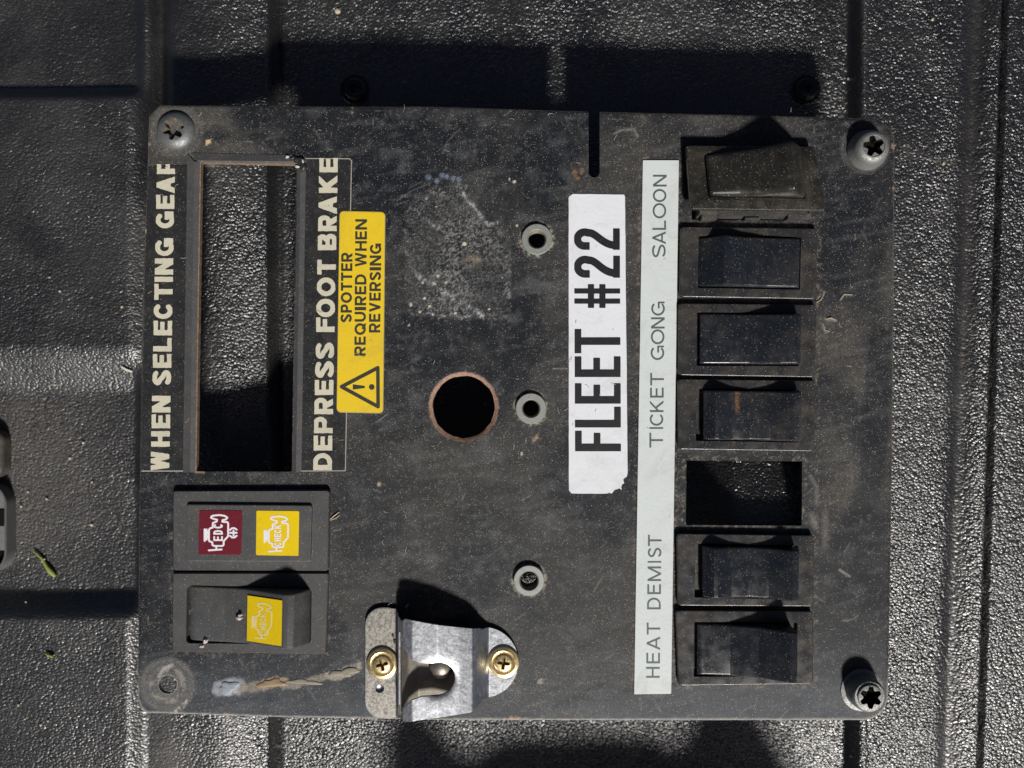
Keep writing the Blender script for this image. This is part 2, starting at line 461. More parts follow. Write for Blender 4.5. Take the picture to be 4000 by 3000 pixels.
# ================================================================ the liner underneath
def liner_height(X, Y):
    """relief of the moulded plastic, mm; designed on photograph columns/rows at that depth"""
    PX = X * K * D / (D + 38) + 2000; PY = 1500 - Y * K * D / (D + 38)     # the photograph's own rows and columns
    PXw = PX + (vnoise(X, Y, 40, 1) - .5) * 10; PYw = PY + (vnoise(X, Y, 40, 2) - .5) * 14
    # left pads: tray levels from top to bottom of the picture
    zl = -36 + 8 * sstep(345, 425, PYw) - 7.5 * sstep(1350, 1550, PYw) + 8.5 * sstep(2290, 2400, PYw)
    # groove that parts the upper pads from the rib
    rib = np.full_like(X, -30.5)
    t = sstep(535, 610, PXw)
    z = zl * (1 - t) + rib * t
    gro = np.exp(-((PXw - 640) / 42) ** 2) * (1 - sstep(500, 900, PYw))
    z = z - 7 * gro
    # rib rounds down to the channel
    ch = -43.0
    z = z - 4.5 * sstep(830, 1075, PXw) ** 1.3
    t2 = sstep(1052, 1080, PXw)
    z = z * (1 - t2) + ch * t2 
    crease = np.exp(-((PX - 1078) / 9) ** 2); z = z - 1.2 * crease
    # right shelf
    t3 = sstep(3318, 3352, PX + (PY - 1500) * 0.006)
    z = z * (1 - t3) + (-34.0) * t3
    z = z + .5 * np.exp(-((PX - 3358) / 10) ** 2)
    # soft dusty groove and the hard joint
    gx = 3800 - PY * 0.040
    z = z - 1.6 * np.exp(-((PX - gx + 0) / 38) ** 2)
    jx = 3902 - PY * 0.032
    z = z - 4.5 * np.exp(-((PX - jx) / 8.5) ** 2) + .9 * sstep(-90, -8, PX - jx) * (PX < jx)
    z = z + (fbm(X, Y, 60, 3) - .5) * 1.2
    #
    # added swelling under the empty switch opening, shaped to catch sun there
    sw_ = sstep(2500, 2820, PXw) * (1 - sstep(3130, 3230, PX)) * sstep(1560, 1700, PY) * (1 - sstep(2060, 2200, PY))
    z = z * (1 - sw_) + (-5.0 - 9.5 * np.clip((2020 - PY) / 260, 0, 1.2)) * sw_
    return z
def axis(lo, hi, s, far):
    a = np.arange(lo, hi + s, s)
    o = [a[-1] + 2, a[-1] + 6, a[-1] + 14, a[-1] + 30, a[-1] + 60, a[-1] + 120, far]
    return np.concatenate([-np.array(o[::-1]) + (lo + a[-1]), a, o]) if False else np.concatenate([[-far, lo - 120, lo - 60, lo - 30, lo - 14, lo - 6, lo - 2], a, o])
gx_ = axis(-214, 214, .7, 900); gy_ = axis(-176, 162, .7, 900)
GX, GY = np.meshgrid(gx_, gy_)
GZ = liner_height(GX, GY)
ny, nx = GX.shape
ii = np.arange(ny * nx).reshape(ny, nx)
Q = np.stack([ii[:-1, :-1], ii[:-1, 1:], ii[1:, 1:], ii[1:, :-1]], -1).reshape(-1, 4)
gPX = GX * K * D / (D + 38) + 2000; gPY = 1500 - GY * K * D / (D + 38)
brown = sstep(1480, 1620, gPY) * (1 - sstep(2000, 2300, gPY)) * (1 - sstep(150, 560, gPX)) * .9
brown = np.maximum(brown, np.exp(-((gPX - 700) / 60) ** 2 - ((gPY - 2950) / 90) ** 2) * 1.2)
brown = np.maximum(brown, np.exp(-((gPX - 3352) / 14) ** 2) * (gPY < 480) * .9)
brown = np.maximum(brown, np.exp(-((gPX - (3800 - gPY * .04)) / 30) ** 2) * .45)
brown = np.maximum(brown, np.exp(-((gPX - 3690) / 40) ** 2 - ((gPY - 640) / 16) ** 2) * 1.0)
brown = np.maximum(brown, np.exp(-((gPX - 3540) / 50) ** 2 - ((gPY - 610) / 30) ** 2) * .6)
brown = brown * (.6 + .8 * fbm(GX, GY, 12, 4))
smooth_ = np.exp(-((gPX - (3800 - gPY * .04)) / 40) ** 2)
smooth_ = np.maximum(smooth_, np.exp(-((gPX - 650) / 60) ** 2))
attr = np.stack([np.clip(brown, 0, 1), np.clip(smooth_, 0, 1), 1 - sstep(500, 1300, gPX), np.ones_like(brown)], -1).reshape(-1, 4)
liner = mesh('ground', np.column_stack([GX.ravel(), GY.ravel(), GZ.ravel()]), [Q], M['liner'], None, 80, attr)
tag(liner, 'black grained plastic liner with moulded ribs and grooves lying under the switch panel', None, None, 'structure')

# added plate out of view, its scalloped rim shaped to shade the lower edge
H0 = -43.0; top = 84.0
prof_ = [(-34, H0), (-30, 30), (-24, 70), (-16, 90), (-6, 96), (4, 88), (12, 74), (30, top - 1), (60, top), (88, top), (100, 80), (112, 99), (126, 106), (138, 92), (146, 60), (152, 20), (156, H0)]
def smooth_curve(P, n=5):
    o = []
    for i in range(len(P) - 1):
        a, b, c, d = P[max(i - 1, 0)], P[i], P[i + 1], P[min(i + 2, len(P) - 1)]
        for k in range(n):
            t = k / n; o.append(tuple(.5 * (2 * b[q] + (c[q] - a[q]) * t + (2 * a[q] - 5 * b[q] + 4 * c[q] - d[q]) * t * t + (3 * b[q] - a[q] - 3 * c[q] + d[q]) * t ** 3) for q in (0, 1)))
    return o + [P[-1]]
pr = smooth_curve(prof_)
fr = [(x, -264.0, z) for x, z in pr]; bk = [(x, -270.0, z) for x, z in pr]; nW = len(pr)
polys_ = [list(range(nW))[::-1], list(range(nW, 2 * nW))] + [[k, (k + 1) % nW, (k + 1) % nW + nW, k + nW] for k in range(nW)]
tw = mesh('wall', fr + bk, polys_, M['grey_case'], None, 30)
tag(tw, 'dark upright end wall of the tray with a scalloped rim, standing just below the picture', 'tray wall')

# ================================================================ the panel
panel = empty('switch_panel', (0, 0, 0), 'worn black vehicle dashboard panel with rocker switches, a fleet number sticker and warning stickers', 'switch panel')

def arc_corner(p, a, b, r, n=7):
    p, a, b = map(np.array, (p, a, b)); u = (a - p) / np.linalg.norm(a - p); v = (b - p) / np.linalg.norm(b - p)
    o = p + (u + v) * r
    return [tuple(o - v * r * math.cos(t) - u * r * math.sin(t)) for t in [k / n * PI / 2 for k in range(n + 1)]]
TL, TR, BR, BL = (581, 404), (3497, 462), (3468, 2814), (537, 2790)
out = [(581, 452), (620, 411), (1700, 416), (2400, 437), (3300, 458)]
out += arc_corner(TR, (3300, 458), (3490, 1300), 95)
out += [(3492, 1300), (3482, 2100)]
out += arc_corner(BR, (3482, 2100), (2400, 2814), 95)
out += [(2400, 2815), (1700, 2813), (1100, 2803), (575, 2786)]
out += [(548, 2765), (538, 2735), (541, 2100), (547, 1750), (557, 1150)]
OUT = pts(out)
H_GEAR = pts([(785, 634), (1157, 643), (1140, 1843), (767, 1842)])
H_SW = pts([(2682, 1799), (3133, 1802), (3132, 2054), (2679, 2051)])
C_BIG = px(1811, 1590); R_BIG = 122 / K
C_BL = px(655, 2674); R_BL = 39 / K
SPACER = [px(2097, 936), px(2074, 1595), px(2066, 2264)]
SLOT = [px(2320, 300), px(2321, 672)]; R_SLOT = 21.5 / K
S_BODY1 = pts([(2700, 590), (3160, 592), (3162, 862), (2702, 858)])

def plate_sdf(X, Y):
    F = sd_poly(X, Y, OUT)
    F = F + (vnoise(X, Y, 2.2, 5) - .5) * .10
    F = np.maximum(F, -sd_poly(X, Y, H_GEAR) - (vnoise(X, Y, 1.5, 1) - .5) * .15)
    F = np.maximum(F, -sd_poly(X, Y, H_SW) - (vnoise(X, Y, 1.5, 2) - .5) * .12)
    F = np.maximum(F, -sd_circ(X, Y, C_BIG, R_BIG) - (vnoise(X, Y, 1.8, 3) - .5) * .35)
    F = np.maximum(F, -sd_circ(X, Y, C_BL, R_BL))
    for c in SPACER: F = np.maximum(F, -sd_circ(X, Y, c, 4.2))
    F = np.maximum(F, -(sd_line(X, Y, SLOT) - R_SLOT))
    F = np.maximum(F, -sd_poly(X, Y, S_BODY1))
    return F

def scr(X, Y, pl, wd, z=0):  # soft stroke mask, photograph pixels
    return np.clip(1.2 - sd_line(X, Y, pts(pl)) * K / wd, 0, 1)
def paint(XY):
    X, Y = XY[:, 0], XY[:, 1]
    U = X * K + 2000; W = 1500 - Y * K
    dust = fbm(X, Y, 55, 1, 5)
    big = sstep(.40, .62, dust + .10 * (vnoise(X, Y, 14, 2) - .5))
    # regions: brown dust at the right and along the top left, clean at the middle top and bottom
    reg = .55 + .5 * sstep(2400, 2900, U) * (1 - .5 * sstep(2450, 2750, W)) + .35 * (1 - sstep(420, 760, W)) * (1 - sstep(1200, 1600, U))
    reg -= .5 * np.exp(-((U - 1750) / 330) ** 2 - ((W - 560) / 260) ** 2)
    reg -= .35 * np.exp(-((U - 1900) / 450) ** 2 - ((W - 2300) / 300) ** 2)
    d = np.clip(big * .85 * reg + .12 * reg + .35 * (fbm(X, Y, 5, 2, 4) - .5), 0, 1)
    # wiped clean patches on the right
    def blob(cx, cy, rx, ry, soft=.35):
        q = np.hypot((U - cx) / rx, (W - cy) / ry) + (vnoise(X, Y, 9, 3) - .5) * .35
        return 1 - sstep(1 - soft, 1 + soft * .3, q)
    wipe = np.maximum.reduce([
        (1 - sstep(0, 26, sd_line(X, Y, pts([(3440, 1330), (3425, 1500), (3420, 1700), (3400, 1900), (3330, 2060), (3270, 2130)])) * K - 36)),
        blob(3280, 900, 90, 180), blob(3330, 790, 70, 80), blob(3300, 2300, 38, 42), blob(3400, 2300, 60, 90),
        blob(3360, 2120, 90, 60) * .8,
        blob(1620, 760, 200, 130) * .9, blob(1600, 500, 250, 60) * .7, blob(1450, 2000, 160, 220) * .7,
        blob(1900, 2150, 160, 260) * .6, blob(1130, 1050, 60, 120) * .7, blob(830, 520, 70, 40) * .8,
        blob(1600, 1900, 130, 90) * .6, blob(2150, 2450, 120, 100) * .5, blob(1150, 2650, 340, 45) * .8])
    d = d * (1 - .75 * wipe)
    # grit gathered beside edges
    def near(poly, a, b): return 1 - sstep(a, b, np.abs(sd_poly(X, Y, pts(poly))) * K)
    clean = np.array([.0085, .0105, .0145]); dustc = np.array([.058, .0535, .047])
    # greyer towards the lower rim: sun sheen painted into the colour
    low_sheen = sstep(2450, 2790, W) * (.4 + .6 * fbm(X, Y, 30, 5)) 
    c = clean[None] * (1 - d[:, None]) + dustc[None] * d[:, None]
    c = c + low_sheen[:, None] * np.array([.040, .046, .054])[None]
    alpha = np.clip(.15 + .8 * d + .2 * low_sheen, 0, 1)
    def over(m, col, a=None):
        nonlocal c, alpha
        m = np.clip(m, 0, 1)[:, None]; c = c * (1 - m) + np.array(col)[None] * m
        if a is not None: alpha = alpha * (1 - m[:, 0]) + a * m[:, 0]
    # cloudy white bloom
    f1 = fbm(X, Y, 6, 6, 4); f2 = fbm(X, Y, 1.6, 2, 3); f3 = fbm(X, Y, .9, 4, 2)
    over(sstep(.56, .80, f1) * .30 * sstep(900, 1500, U) * (1 - sstep(2200, 2600, U)), (.10, .105, .11))
    over(sstep(.60, .85, f2) * .25, (.14, .135, .13))
    wip = vnoise(X * .35 + Y * .1, Y * 1.6 - X * .3, 3.0, 3); over(sstep(.62, .9, wip) * .16, (.12, .12, .12)); over(sstep(.64, .9, 1 - wip) * .35, (.009, .010, .013))
    # square ghost of a removed label, full of glue marks
    gq = sd_poly(X, Y, pts([(1580, 830), (1620, 760), (1700, 722), (1840, 720), (1900, 870), (1992, 885), (1992, 1245), (1586, 1232)])) * K
    ing = 1 - sstep(-14, 6, gq)
    ridge = 1 - np.abs(f2 - .5) * 15; ridge2 = 1 - np.abs(fbm(X, Y, 1.1, 7, 2) - .5) * 17
    cloud = .35 + .65 * sstep(.35, .62, fbm(X, Y, 11, 3))
    over(ing * np.clip(ridge, 0, 1) * .75 * cloud, (.23, .23, .225), .7)
    over(ing * np.clip(ridge2, 0, 1) * .65 * cloud, (.24, .235, .22), .7)
    over(ing * .04, (.10, .10, .10))
    for pl, wd, a in [([(1615, 1052), (1650, 1090), (1700, 1110), (1745, 1150), (1790, 1185), (1850, 1205), (1885, 1235)], 6, .75),
                      ([(1765, 700), (1795, 730), (1840, 800), (1875, 830), (1905, 880), (1945, 868)], 6, .7),
                      ([(1665, 780), (1690, 750), (1715, 740)], 6, .5), ([(1622, 822), (1660, 860), (1710, 890)], 5, .4),
                      ([(1590, 1232), (1700, 1236), (1980, 1246)], 3.5, .55), ([(1993, 940), (1990, 1240)], 3, .35),
                      ([(1583, 900), (1582, 990)], 3, .3)]:
        over(np.clip(1.4 - (sd_line(X, Y, pts(pl)) * K + (f2 - .5) * 34 + (f3 - .5) * 16) / (wd * 1.1), 0, 1) * a * (.9 * sstep(.42, .62, f3) + .12), (.40, .40, .41), .7)
    over(np.exp(-((U - 1845) / 26) ** 2 - ((W - 1020) / 24) ** 2) * .65 * sstep(.3, .6, f3), (.24, .18, .12), .8)
    for (x, y, r) in [(1673, 692, 12), (1707, 707, 11), (1727, 686, 11), (1745, 690, 10), (1770, 695, 9), (1792, 700, 11)]:
        over((1 - sstep(r * .6, r * 1.3, np.hypot(U - x, W - y))) * .55 * (.4 + f3), (.16, .21, .30), .6)
    for (x, y, r) in [(1814, 953, 9), (1711, 1079, 7), (1605, 1190, 7), (1640, 1218, 6), (1651, 1104, 5), (1658, 1166, 6), (1741, 1104, 5), (1780, 1224, 6),
                      (1690, 1229, 5), (1910, 1207, 4), (2020, 881, 5), (1962, 1085, 3), (1678, 1196, 5), (1704, 807, 4), (2009, 710, 7), (1597, 1270, 4),
                      (572, 902, 9), (711, 886, 8), (1990, 700, 4), (708, 1064, 4), (2245, 1718, 6)]:
        over((1 - sstep(r * .6, r * 1.1, np.hypot(U - x, W - y))) * .95, (.55, .51, .40), .6)
    for (x, y, r, col) in [(815, 553, 14, (.60, .42, .26)), (2250, 675, 14, (.16, .09, .055)), (2272, 668, 12, (.15, .085, .05)), (2256, 696, 10, (.16, .09, .05)),
                           (2084, 1715, 11, (.26, .17, .11)), (2095, 1708, 9, (.30, .2, .13)), (2110, 2660, 12, (.32, .28, .24)), (1377, 412, 9, (.28, .17, .11)),
                           (1375, 440, 5, (.3, .2, .14)), (1480, 1890, 10, (.35, .28, .2)), (2038, 1772, 7, (.4, .36, .3)), (576, 565, 13, (.27, .22, .15)),
                           (3494, 572, 12, (.22, .14, .09)), (3492, 735, 10, (.3, .18, .12)), (2000, 2810, 30, (.4, .22, .15)), (2210, 2812, 14, (.35, .2, .14)),
                           (1328, 1010, 9, (.4, .33, .25)), (880, 2795, 30, (.35, .25, .18))]:
        q = np.hypot((U - x), (W - y) * (3 if W is not None and y > 2790 else 1)) + (f3 - .5) * r * 1.6
        over((1 - sstep(r * .5, r * 1.1, q)) * .85, col, .8)
    # worn rings round the corner fixings
    for (x, y, r, a) in [(655, 2676, 112, .75), (690, 515, 108, .38), (3388, 2720, 96, .35), (3380, 580, 100, .35)]:
        q = np.hypot(U - x, W - y); rings = .5 + .5 * np.sin(q / 4.2 + f1 * 7)
        over((1 - sstep(r * .9, r * 1.04, q)) * a * (.45 + .35 * rings + .4 * f2), (.115, .112, .105), .8)
    over((1 - sstep(5, 14, np.abs(np.hypot(U - 655, W - 2676) - 62))) * .5 * sstep(.4, .6, f2), (.30, .27, .22), .8)
    over(scr(X, Y, [(622, 2640), (640, 2612), (672, 2598)], 9) * .7, (.36, .35, .34), .6)
    over(scr(X, Y, [(690, 2775), (720, 2750), (728, 2738)], 12) * .7 * sstep(.4, .6, f3), (.5, .46, .38), .8)
    # the long glue smear
    sm = [([(860, 2690), (895, 2680), (935, 2678)], 36, (.26, .28, .31)), ([(890, 2695), (940, 2690)], 26, (.33, .34, .36)),
          ([(950, 2690), (1010, 2682), (1060, 2672)], 26, (.20, .175, .14)), ([(1035, 2672), (1080, 2665), (1110, 2668)], 24, (.30, .215, .13)),
          ([(1110, 2678), (1170, 2668), (1240, 2655), (1290, 2640)], 17, (.21, .185, .15)),
          ([(1290, 2640), (1330, 2632), (1370, 2618), (1400, 2600)], 24, (.31, .28, .235))]
    for pl, wd, col in sm:
        q = sd_line(X, Y, pts(pl)) * K + (f2 - .5) * 20 + (f1 - .5) * 14
        over((1 - sstep(wd * .55, wd, q)) * .88 * (.72 + .4 * f3), col, .6)
    for (x, y, r) in [(1058, 2672, 13), (1330, 2634, 8)]:
        over((1 - sstep(r * .7, r, np.hypot(U - x, W - y) + (f3 - .5) * 6)) * .9, (.05, .045, .045))
    # black crackle and hair lines
    for pl, wd, a in [([(1025, 540), (1060, 575), (1100, 595), (1150, 605)], 3, .8), ([(1060, 560), (1085, 590)], 3, .7),
                      ([(1165, 610), (1190, 590), (1215, 582)], 4, .8), ([(1190, 605), (1205, 560), (1200, 545)], 3, .6),
                      ([(1455, 530), (1475, 580), (1478, 650), (1455, 720), (1430, 760)], 8, .75), ([(1410, 560), (1400, 640), (1412, 720)], 7, .5),
                      ([(550, 2205), (590, 2212), (610, 2240), (635, 2280), (630, 2300)], 3, .7), ([(548, 2300), (590, 2320), (630, 2330)], 3, .7),
                      ([(580, 2430), (625, 2410), (600, 2440), (630, 2470)], 3, .7), ([(1728, 2100), (1790, 2190), (1850, 2245), (1930, 2275)], 3, .8),
                      ([(1290, 2580), (1390, 2585), (1390, 2610)], 3, .7), ([(740, 2745), (800, 2740), (840, 2715)], 3, .6),
                      ([(1550, 870), (1640, 920), (1700, 975)], 9, .6), ([(2660, 935), (2700, 905), (2735, 893)], 3, .7),
                      ([(3255, 1115), (3275, 1180), (3268, 1260), (3285, 1400)], 5, .5), ([(3340, 1240), (3420, 1130), (3500, 1080)], 4, .5),
                      ([(3290, 2170), (3230, 2215), (3200, 2240)], 3, .6), ([(3350, 2460), (3370, 2520)], 3, .5)]:
        over(scr(X, Y, pl, wd) * a, (.010, .010, .012), .2)
    # pale scratches
    for pl, wd, a in [([(3280, 2226), (3320, 2252)], 5, .95), ([(1470, 1650), (1510, 1620)], 3, .6), ([(3290, 2425), (3330, 2420), (3350, 2405)], 3, .6),
                      ([(2160, 1440), (2215, 1440)], 3, .7), ([(1285, 1350), (1315, 1380)], 4, .8), ([(2230, 2610), (2290, 2590)], 3, .3),
                      ([(1560, 780), (1600, 750), (1680, 715)], 2.5, .4), ([(1900, 2180), (2010, 2100)], 2.5, .25),
                      ([(2050, 2760), (2130, 2740)], 2.5, .3), ([(1730, 600), (1745, 555), (1800, 500)], 2.5, .3),
                      ([(2400, 522), (2430, 508), (2475, 505), (2490, 530)], 6, .55), ([(3195, 1165), (3215, 1150), (3220, 1140)], 5, .8),
                      ([(3285, 1170), (3295, 1150), (3325, 1153)], 5, .8), ([(3210, 1265), (3225, 1300), (3240, 1290)], 5, .6), ([(3225, 1245), (3265, 1252)], 7, .7),
                      ([(3165, 1860), (3190, 1900), (3190, 1960)], 10, .35), ([(3170, 2010), (3185, 2060)], 14, .4), ([(3225, 2000), (3222, 2130)], 16, .25)]:
        over(scr(X, Y, pl, wd) * a * (.6 + .5 * f3), (.24, .225, .20), .6)
    for i in range(260):
        x = random.uniform(560, 3480); y = random.uniform(430, 2800); a = random.uniform(0, PI); l = random.uniform(8, 60)
        r = l / K + 1
        cx, cy = px(x, y)
        m = (np.abs(X - cx) < r) & (np.abs(Y - cy) < r)
        if not m.any(): continue
        q = np.zeros(len(X)); p2 = [(x - math.cos(a) * l / 2, y - math.sin(a) * l / 2), (x + math.cos(a) * l / 2, y + math.sin(a) * l / 2)]
        q = np.clip(1.1 - sd_line(X[m], Y[m], pts(p2)) * K / random.uniform(2.2, 3.5), 0, 1) * random.uniform(.12, .5)
        c[m] = c[m] * (1 - q[:, None]) + np.array([.22, .215, .20])[None] * q[:, None]
    # brown grit lines beside the grey strip, around bezels
    for poly, a in [([(2505, 622), (2655, 622), (2625, 2712), (2470, 2712)], .5),
                    ([(2652, 878), (3200, 885), (3185, 2676), (2640, 2685)], .5), ([(670, 1912), (1290, 1908), (1276, 2562), (668, 2550)], .35),
                    ([(2674, 1790), (3142, 1794), (3140, 2062), (2672, 2060)], .6)]:
        over(near(poly, 2, 15) * a * sstep(.48, .66, f3) * sstep(.42, .6, f2) , (.22, .165, .115), .9)
    for cc in SPACER:
        q = np.hypot(X - cc[0], Y - cc[1]) * K
        over((1 - sstep(60, 76, q)) * .7 * sstep(.42, .6, f3), (.42, .36, .27), .9)
    # bare edges: big hole and gear opening
    q = np.hypot(X - C_BIG[0], Y - C_BIG[1]) * K + (f2 - .5) * 8
    over((1 - sstep(132, 139, q)), (.27, .165, .115), .9)
    q = sd_poly(X, Y, H_GEAR) * K
    over((1 - sstep(3, 9, q + (f2 - .5) * 8)) * .8 * ((U < 800) | (W < 660)), (.24, .16, .10), .9)
    e = -sd_poly(X, Y, OUT) * K
    over((1 - sstep(2, 9, e + (f2 - .5) * 8)) * .75 * sstep(2600, 2700, W), (.34, .32, .30), .6)  # lower edge lighter: wear, with its sunlit highlight painted in
    over((1 - sstep(1, 6, e + (f2 - .5) * 8)) * .4, (.16, .14, .12), .6)
    return np.column_stack([c, alpha])

STEP = .42
xs, ys, X, Y = grid(-137, 139, -123, 102, STEP)
F = plate_sdf(X, Y)
def ztop(x, y):
    sag = 0.0 * x
    q = sd_circ(x, y, C_BIG, R_BIG + 1.4)
    e = -sd_poly(x, y, OUT)
    sag = sag - .45 * np.clip(1 - e / .75, 0, 1) ** 1.5
    return sag - .9 * np.clip(-q / 1.4, 0, 1) ** 1.3 + (fbm(x, y, 40, 2, 2) - .5) * .25
V, P = sheet(F, xs, ys, ztop, 2.4)
A = paint(V[:, :2])
face = mesh('face_plate', V, P, M['face'], panel, 35, A)

def box4(name, c, z0, z1, r, ch, mat, parent, label=None, n=5):
    V, P = loft([quadring(c, r, 0, z0, n), quadring(c, r, 0, z1 - ch, n), quadring(c, r, ch * .35, z1 - ch * .35, n), quadring(c, r, ch, z1, n)])
    return mesh(name, V, P, mat, parent, 50, label=label)

# ---------------------------------------------------------------- lettering (stroked glyphs on a signed distance)
def sd_rect(X, Y, x0, y0, x1, y1):
    dx = np.abs(X - (x0 + x1) / 2) - (x1 - x0) / 2; dy = np.abs(Y - (y0 + y1) / 2) - (y1 - y0) / 2
    return np.hypot(np.maximum(dx, 0), np.maximum(dy, 0)) + np.minimum(np.maximum(dx, dy), 0)
def glyph(ch, X, Y, W, H, t, tv=None):
    """t: stroke; returns distance in the glyph's box W x H"""
    tv = tv or t      # thickness of horizontal bars
    h = t / 2; hv = tv / 2
    def Rc(a, b, c, d): return sd_rect(X, Y, a, b, c, d)
    def Ln(P, th=None): return sd_line(X, Y, P) - (th or t) / 2
    def Ar(cx, cy, rx, ry, a0, a1, n=22, th=None):
        P = [(cx + rx * math.cos(R_(a0 + (a1 - a0) * k / n)), cy + ry * math.sin(R_(a0 + (a1 - a0) * k / n))) for k in range(n + 1)]
        return sd_line(X, Y, P) - (th or (t + tv) / 2) / 2
    mn = np.minimum.reduce
    bx = Rc(0, 0, W, H)
    m = H * .52
    if ch == 'I': f = Rc(0, 0, W, H)
    elif ch == 'L': f = mn([Rc(0, 0, t, H), Rc(0, 0, W, tv)])
    elif ch == 'T': f = mn([Rc(W / 2 - h, 0, W / 2 + h, H), Rc(0, H - tv, W, H)])
    elif ch == 'H': f = mn([Rc(0, 0, t, H), Rc(W - t, 0, W, H), Rc(0, m - hv, W, m + hv)])
    elif ch == 'E': f = mn([Rc(0, 0, t, H), Rc(0, 0, W, tv), Rc(0, H - tv, W, H), Rc(0, m - hv, W * .93, m + hv)])
    elif ch == 'F': f = mn([Rc(0, 0, t, H), Rc(0, H - tv, W, H), Rc(0, m - hv, W * .9, m + hv)])
    elif ch == 'f': f = mn([Rc(0, 0, t, H), Rc(0, H - tv, W, H), Rc(0, m - tv, W, m)])
    elif ch == 'N': f = mn([Rc(0, 0, t, H), Rc(W - t, 0, W, H), Ln([(h * .9, H + h * .3), (W - h * .9, -h * .3)], t * 1.02)])
    elif ch == 'M': f = mn([Rc(0, 0, t, H), Rc(W - t, 0, W, H), Ln([(h, H), (W / 2, h * .6)], t * .95), Ln([(W - h, H), (W / 2, h * .6)], t * .95)])
    elif ch == 'W':
        q = t * .46
        f = mn([Ln([(q, H + h), (W * .28, -0)], t * .92), Ln([(W * .28, 0), (W * .5, H)], t * .8), Ln([(W * .5, H), (W * .72, 0)], t * .8), Ln([(W * .72, 0), (W - q, H + h)], t * .92)])
    elif ch == 'V': f = mn([Ln([(h, H + h), (W / 2, h * .4)], t), Ln([(W - h, H + h), (W / 2, h * .4)], t)])
    elif ch == 'A': f = mn([Ln([(h * .9, -h), (W / 2, H - h * .5)], t), Ln([(W - h * .9, -h), (W / 2, H - h * .5)], t), Rc(W * .24, H * .22, W * .76, H * .22 + tv * .9)])
    elif ch == 'K': f = mn([Rc(0, 0, t, H), Ln([(h, H * .36), (W - h * .8, H + h)], t * .98), Ln([(W * .36, H * .56), (W - h * .8, -h)], t)])
    elif ch == 'O' or ch == 'Q':
        f = Ar(W / 2, H / 2, W / 2 - h, H / 2 - hv, 0, 360, 40)
        if ch == 'Q': f = np.minimum(f, Ln([(W * .58, H * .28), (W * .95, H * .02)], t * .9))
    elif ch in 'CG':
        f = Ar(W / 2, H / 2, W / 2 - h, H / 2 - hv, 48, 312, 32)
        if ch == 'G': f = mn([np.maximum(f, -Rc(W * .62, H * .28, W * 1.2, H * .62)) if False else f, Rc(W * .52, H * .5 - tv * .85, W, H * .5 + tv * .1), Rc(W - t * .9, H * .02, W, H * .5)])
    elif ch == 'U': f = mn([Rc(0, W / 2, t, H), Rc(W - t, W / 2, W, H), Ar(W / 2, W / 2, W / 2 - h, W / 2 - hv, 180, 360)])
    elif ch == 'D':
        rx = W * .55; f = mn([Rc(0, 0, t, H), Rc(0, 0, W - rx, tv), Rc(0, H - tv, W - rx, H), Ar(W - rx, H / 2, rx - h, H / 2 - hv, -90, 90)])
    elif ch in 'PR':
        b = H * .44; ry = (H - b) / 2 + hv * .5; cy = H - ry; rx = ry * .9
        f = mn([Rc(0, 0, t, H), Rc(0, H - tv, W - rx, H), Rc(0, H - 2 * ry, W - rx, H - 2 * ry + tv), Ar(W - rx, cy, rx - h, ry - hv, -90, 90)])
        if ch == 'R': f = np.minimum(f, Ln([(W * .5, H * .42), (W - h * .9, -h)], t))
    elif ch == 'B':
        ry1 = H * .29; ry2 = H * .26
        f = mn([Rc(0, 0, t, H), Rc(0, 0, W - ry1, tv), Rc(0, H - tv, W - ry2 - t * .1, H), Rc(0, 2 * ry1 - tv, W - ry2, 2 * ry1),
                Ar(W - ry1, ry1, ry1 - h, ry1 - hv, -90, 90), Ar(W - ry2 - t * .15, H - ry2 + hv * 0, ry2 - h, ry2 - hv * .8, -90, 90)])
    elif ch == 'S':
        r1 = H * .27
        P = []
        w2 = W / 2 - h; cyT = H - r1; cyB = r1
        for k in range(19): a = R_(30 + 240 * k / 18 * .92); P.append((W / 2 + w2 * math.cos(a), cyT + (r1 - hv) * math.sin(a)))
        Q2 = []
        for k in range(19): a = R_(210 + 240 * k / 18 * .92); Q2.append((W / 2 + w2 * math.cos(a), cyB + (r1 - hv) * math.sin(a)))
        f = sd_line(X, Y, P + Q2[::-1]) - (t + tv) / 4
    elif ch == '2':
        r = W / 2 - h; cy = H - W * .5
        P = [(W / 2 + r * math.cos(a), cy + (W * .5 - hv) * math.sin(a)) for a in [R_(180 - 205 * k / 20) for k in range(21)]]
        p0, p1, p2, p3 = P[-1], (W - h * 1.0, H * .50), (W * .18, H * .40), (h * 1.15, H * .04)
        P += [tuple((1 - q) ** 3 * p0[i] + 3 * (1 - q) ** 2 * q * p1[i] + 3 * (1 - q) * q * q * p2[i] + q ** 3 * p3[i] for i in (0, 1)) for q in [k / 16 for k in range(1, 17)]]
        f = mn([np.minimum(sd_line(X, Y, P) - h, 9e9), Rc(0, 0, W, tv), Rc(0, H * .66, t, cy + .2)])
    elif ch == '#':
        f = mn([Rc(W * .18, 0, W * .18 + W * .21, H), Rc(W * .82 - W * .21, 0, W * .82, H), Rc(0, H * .32, W, H * .32 + W * .26), Rc(0, H * .57, W, H * .57 + W * .26)])
    elif ch == '+': f = mn([Rc(W / 2 - h, 0, W / 2 + h, H), Rc(0, H / 2 - hv, W, H / 2 + hv)])
    elif ch == '(': f = Ar(W + h, H / 2, W, H / 2, 110, 250)
    elif ch == ')': f = Ar(-h, H / 2, W, H / 2, -70, 70)
    else: f = bx
    return np.maximum(f, bx)

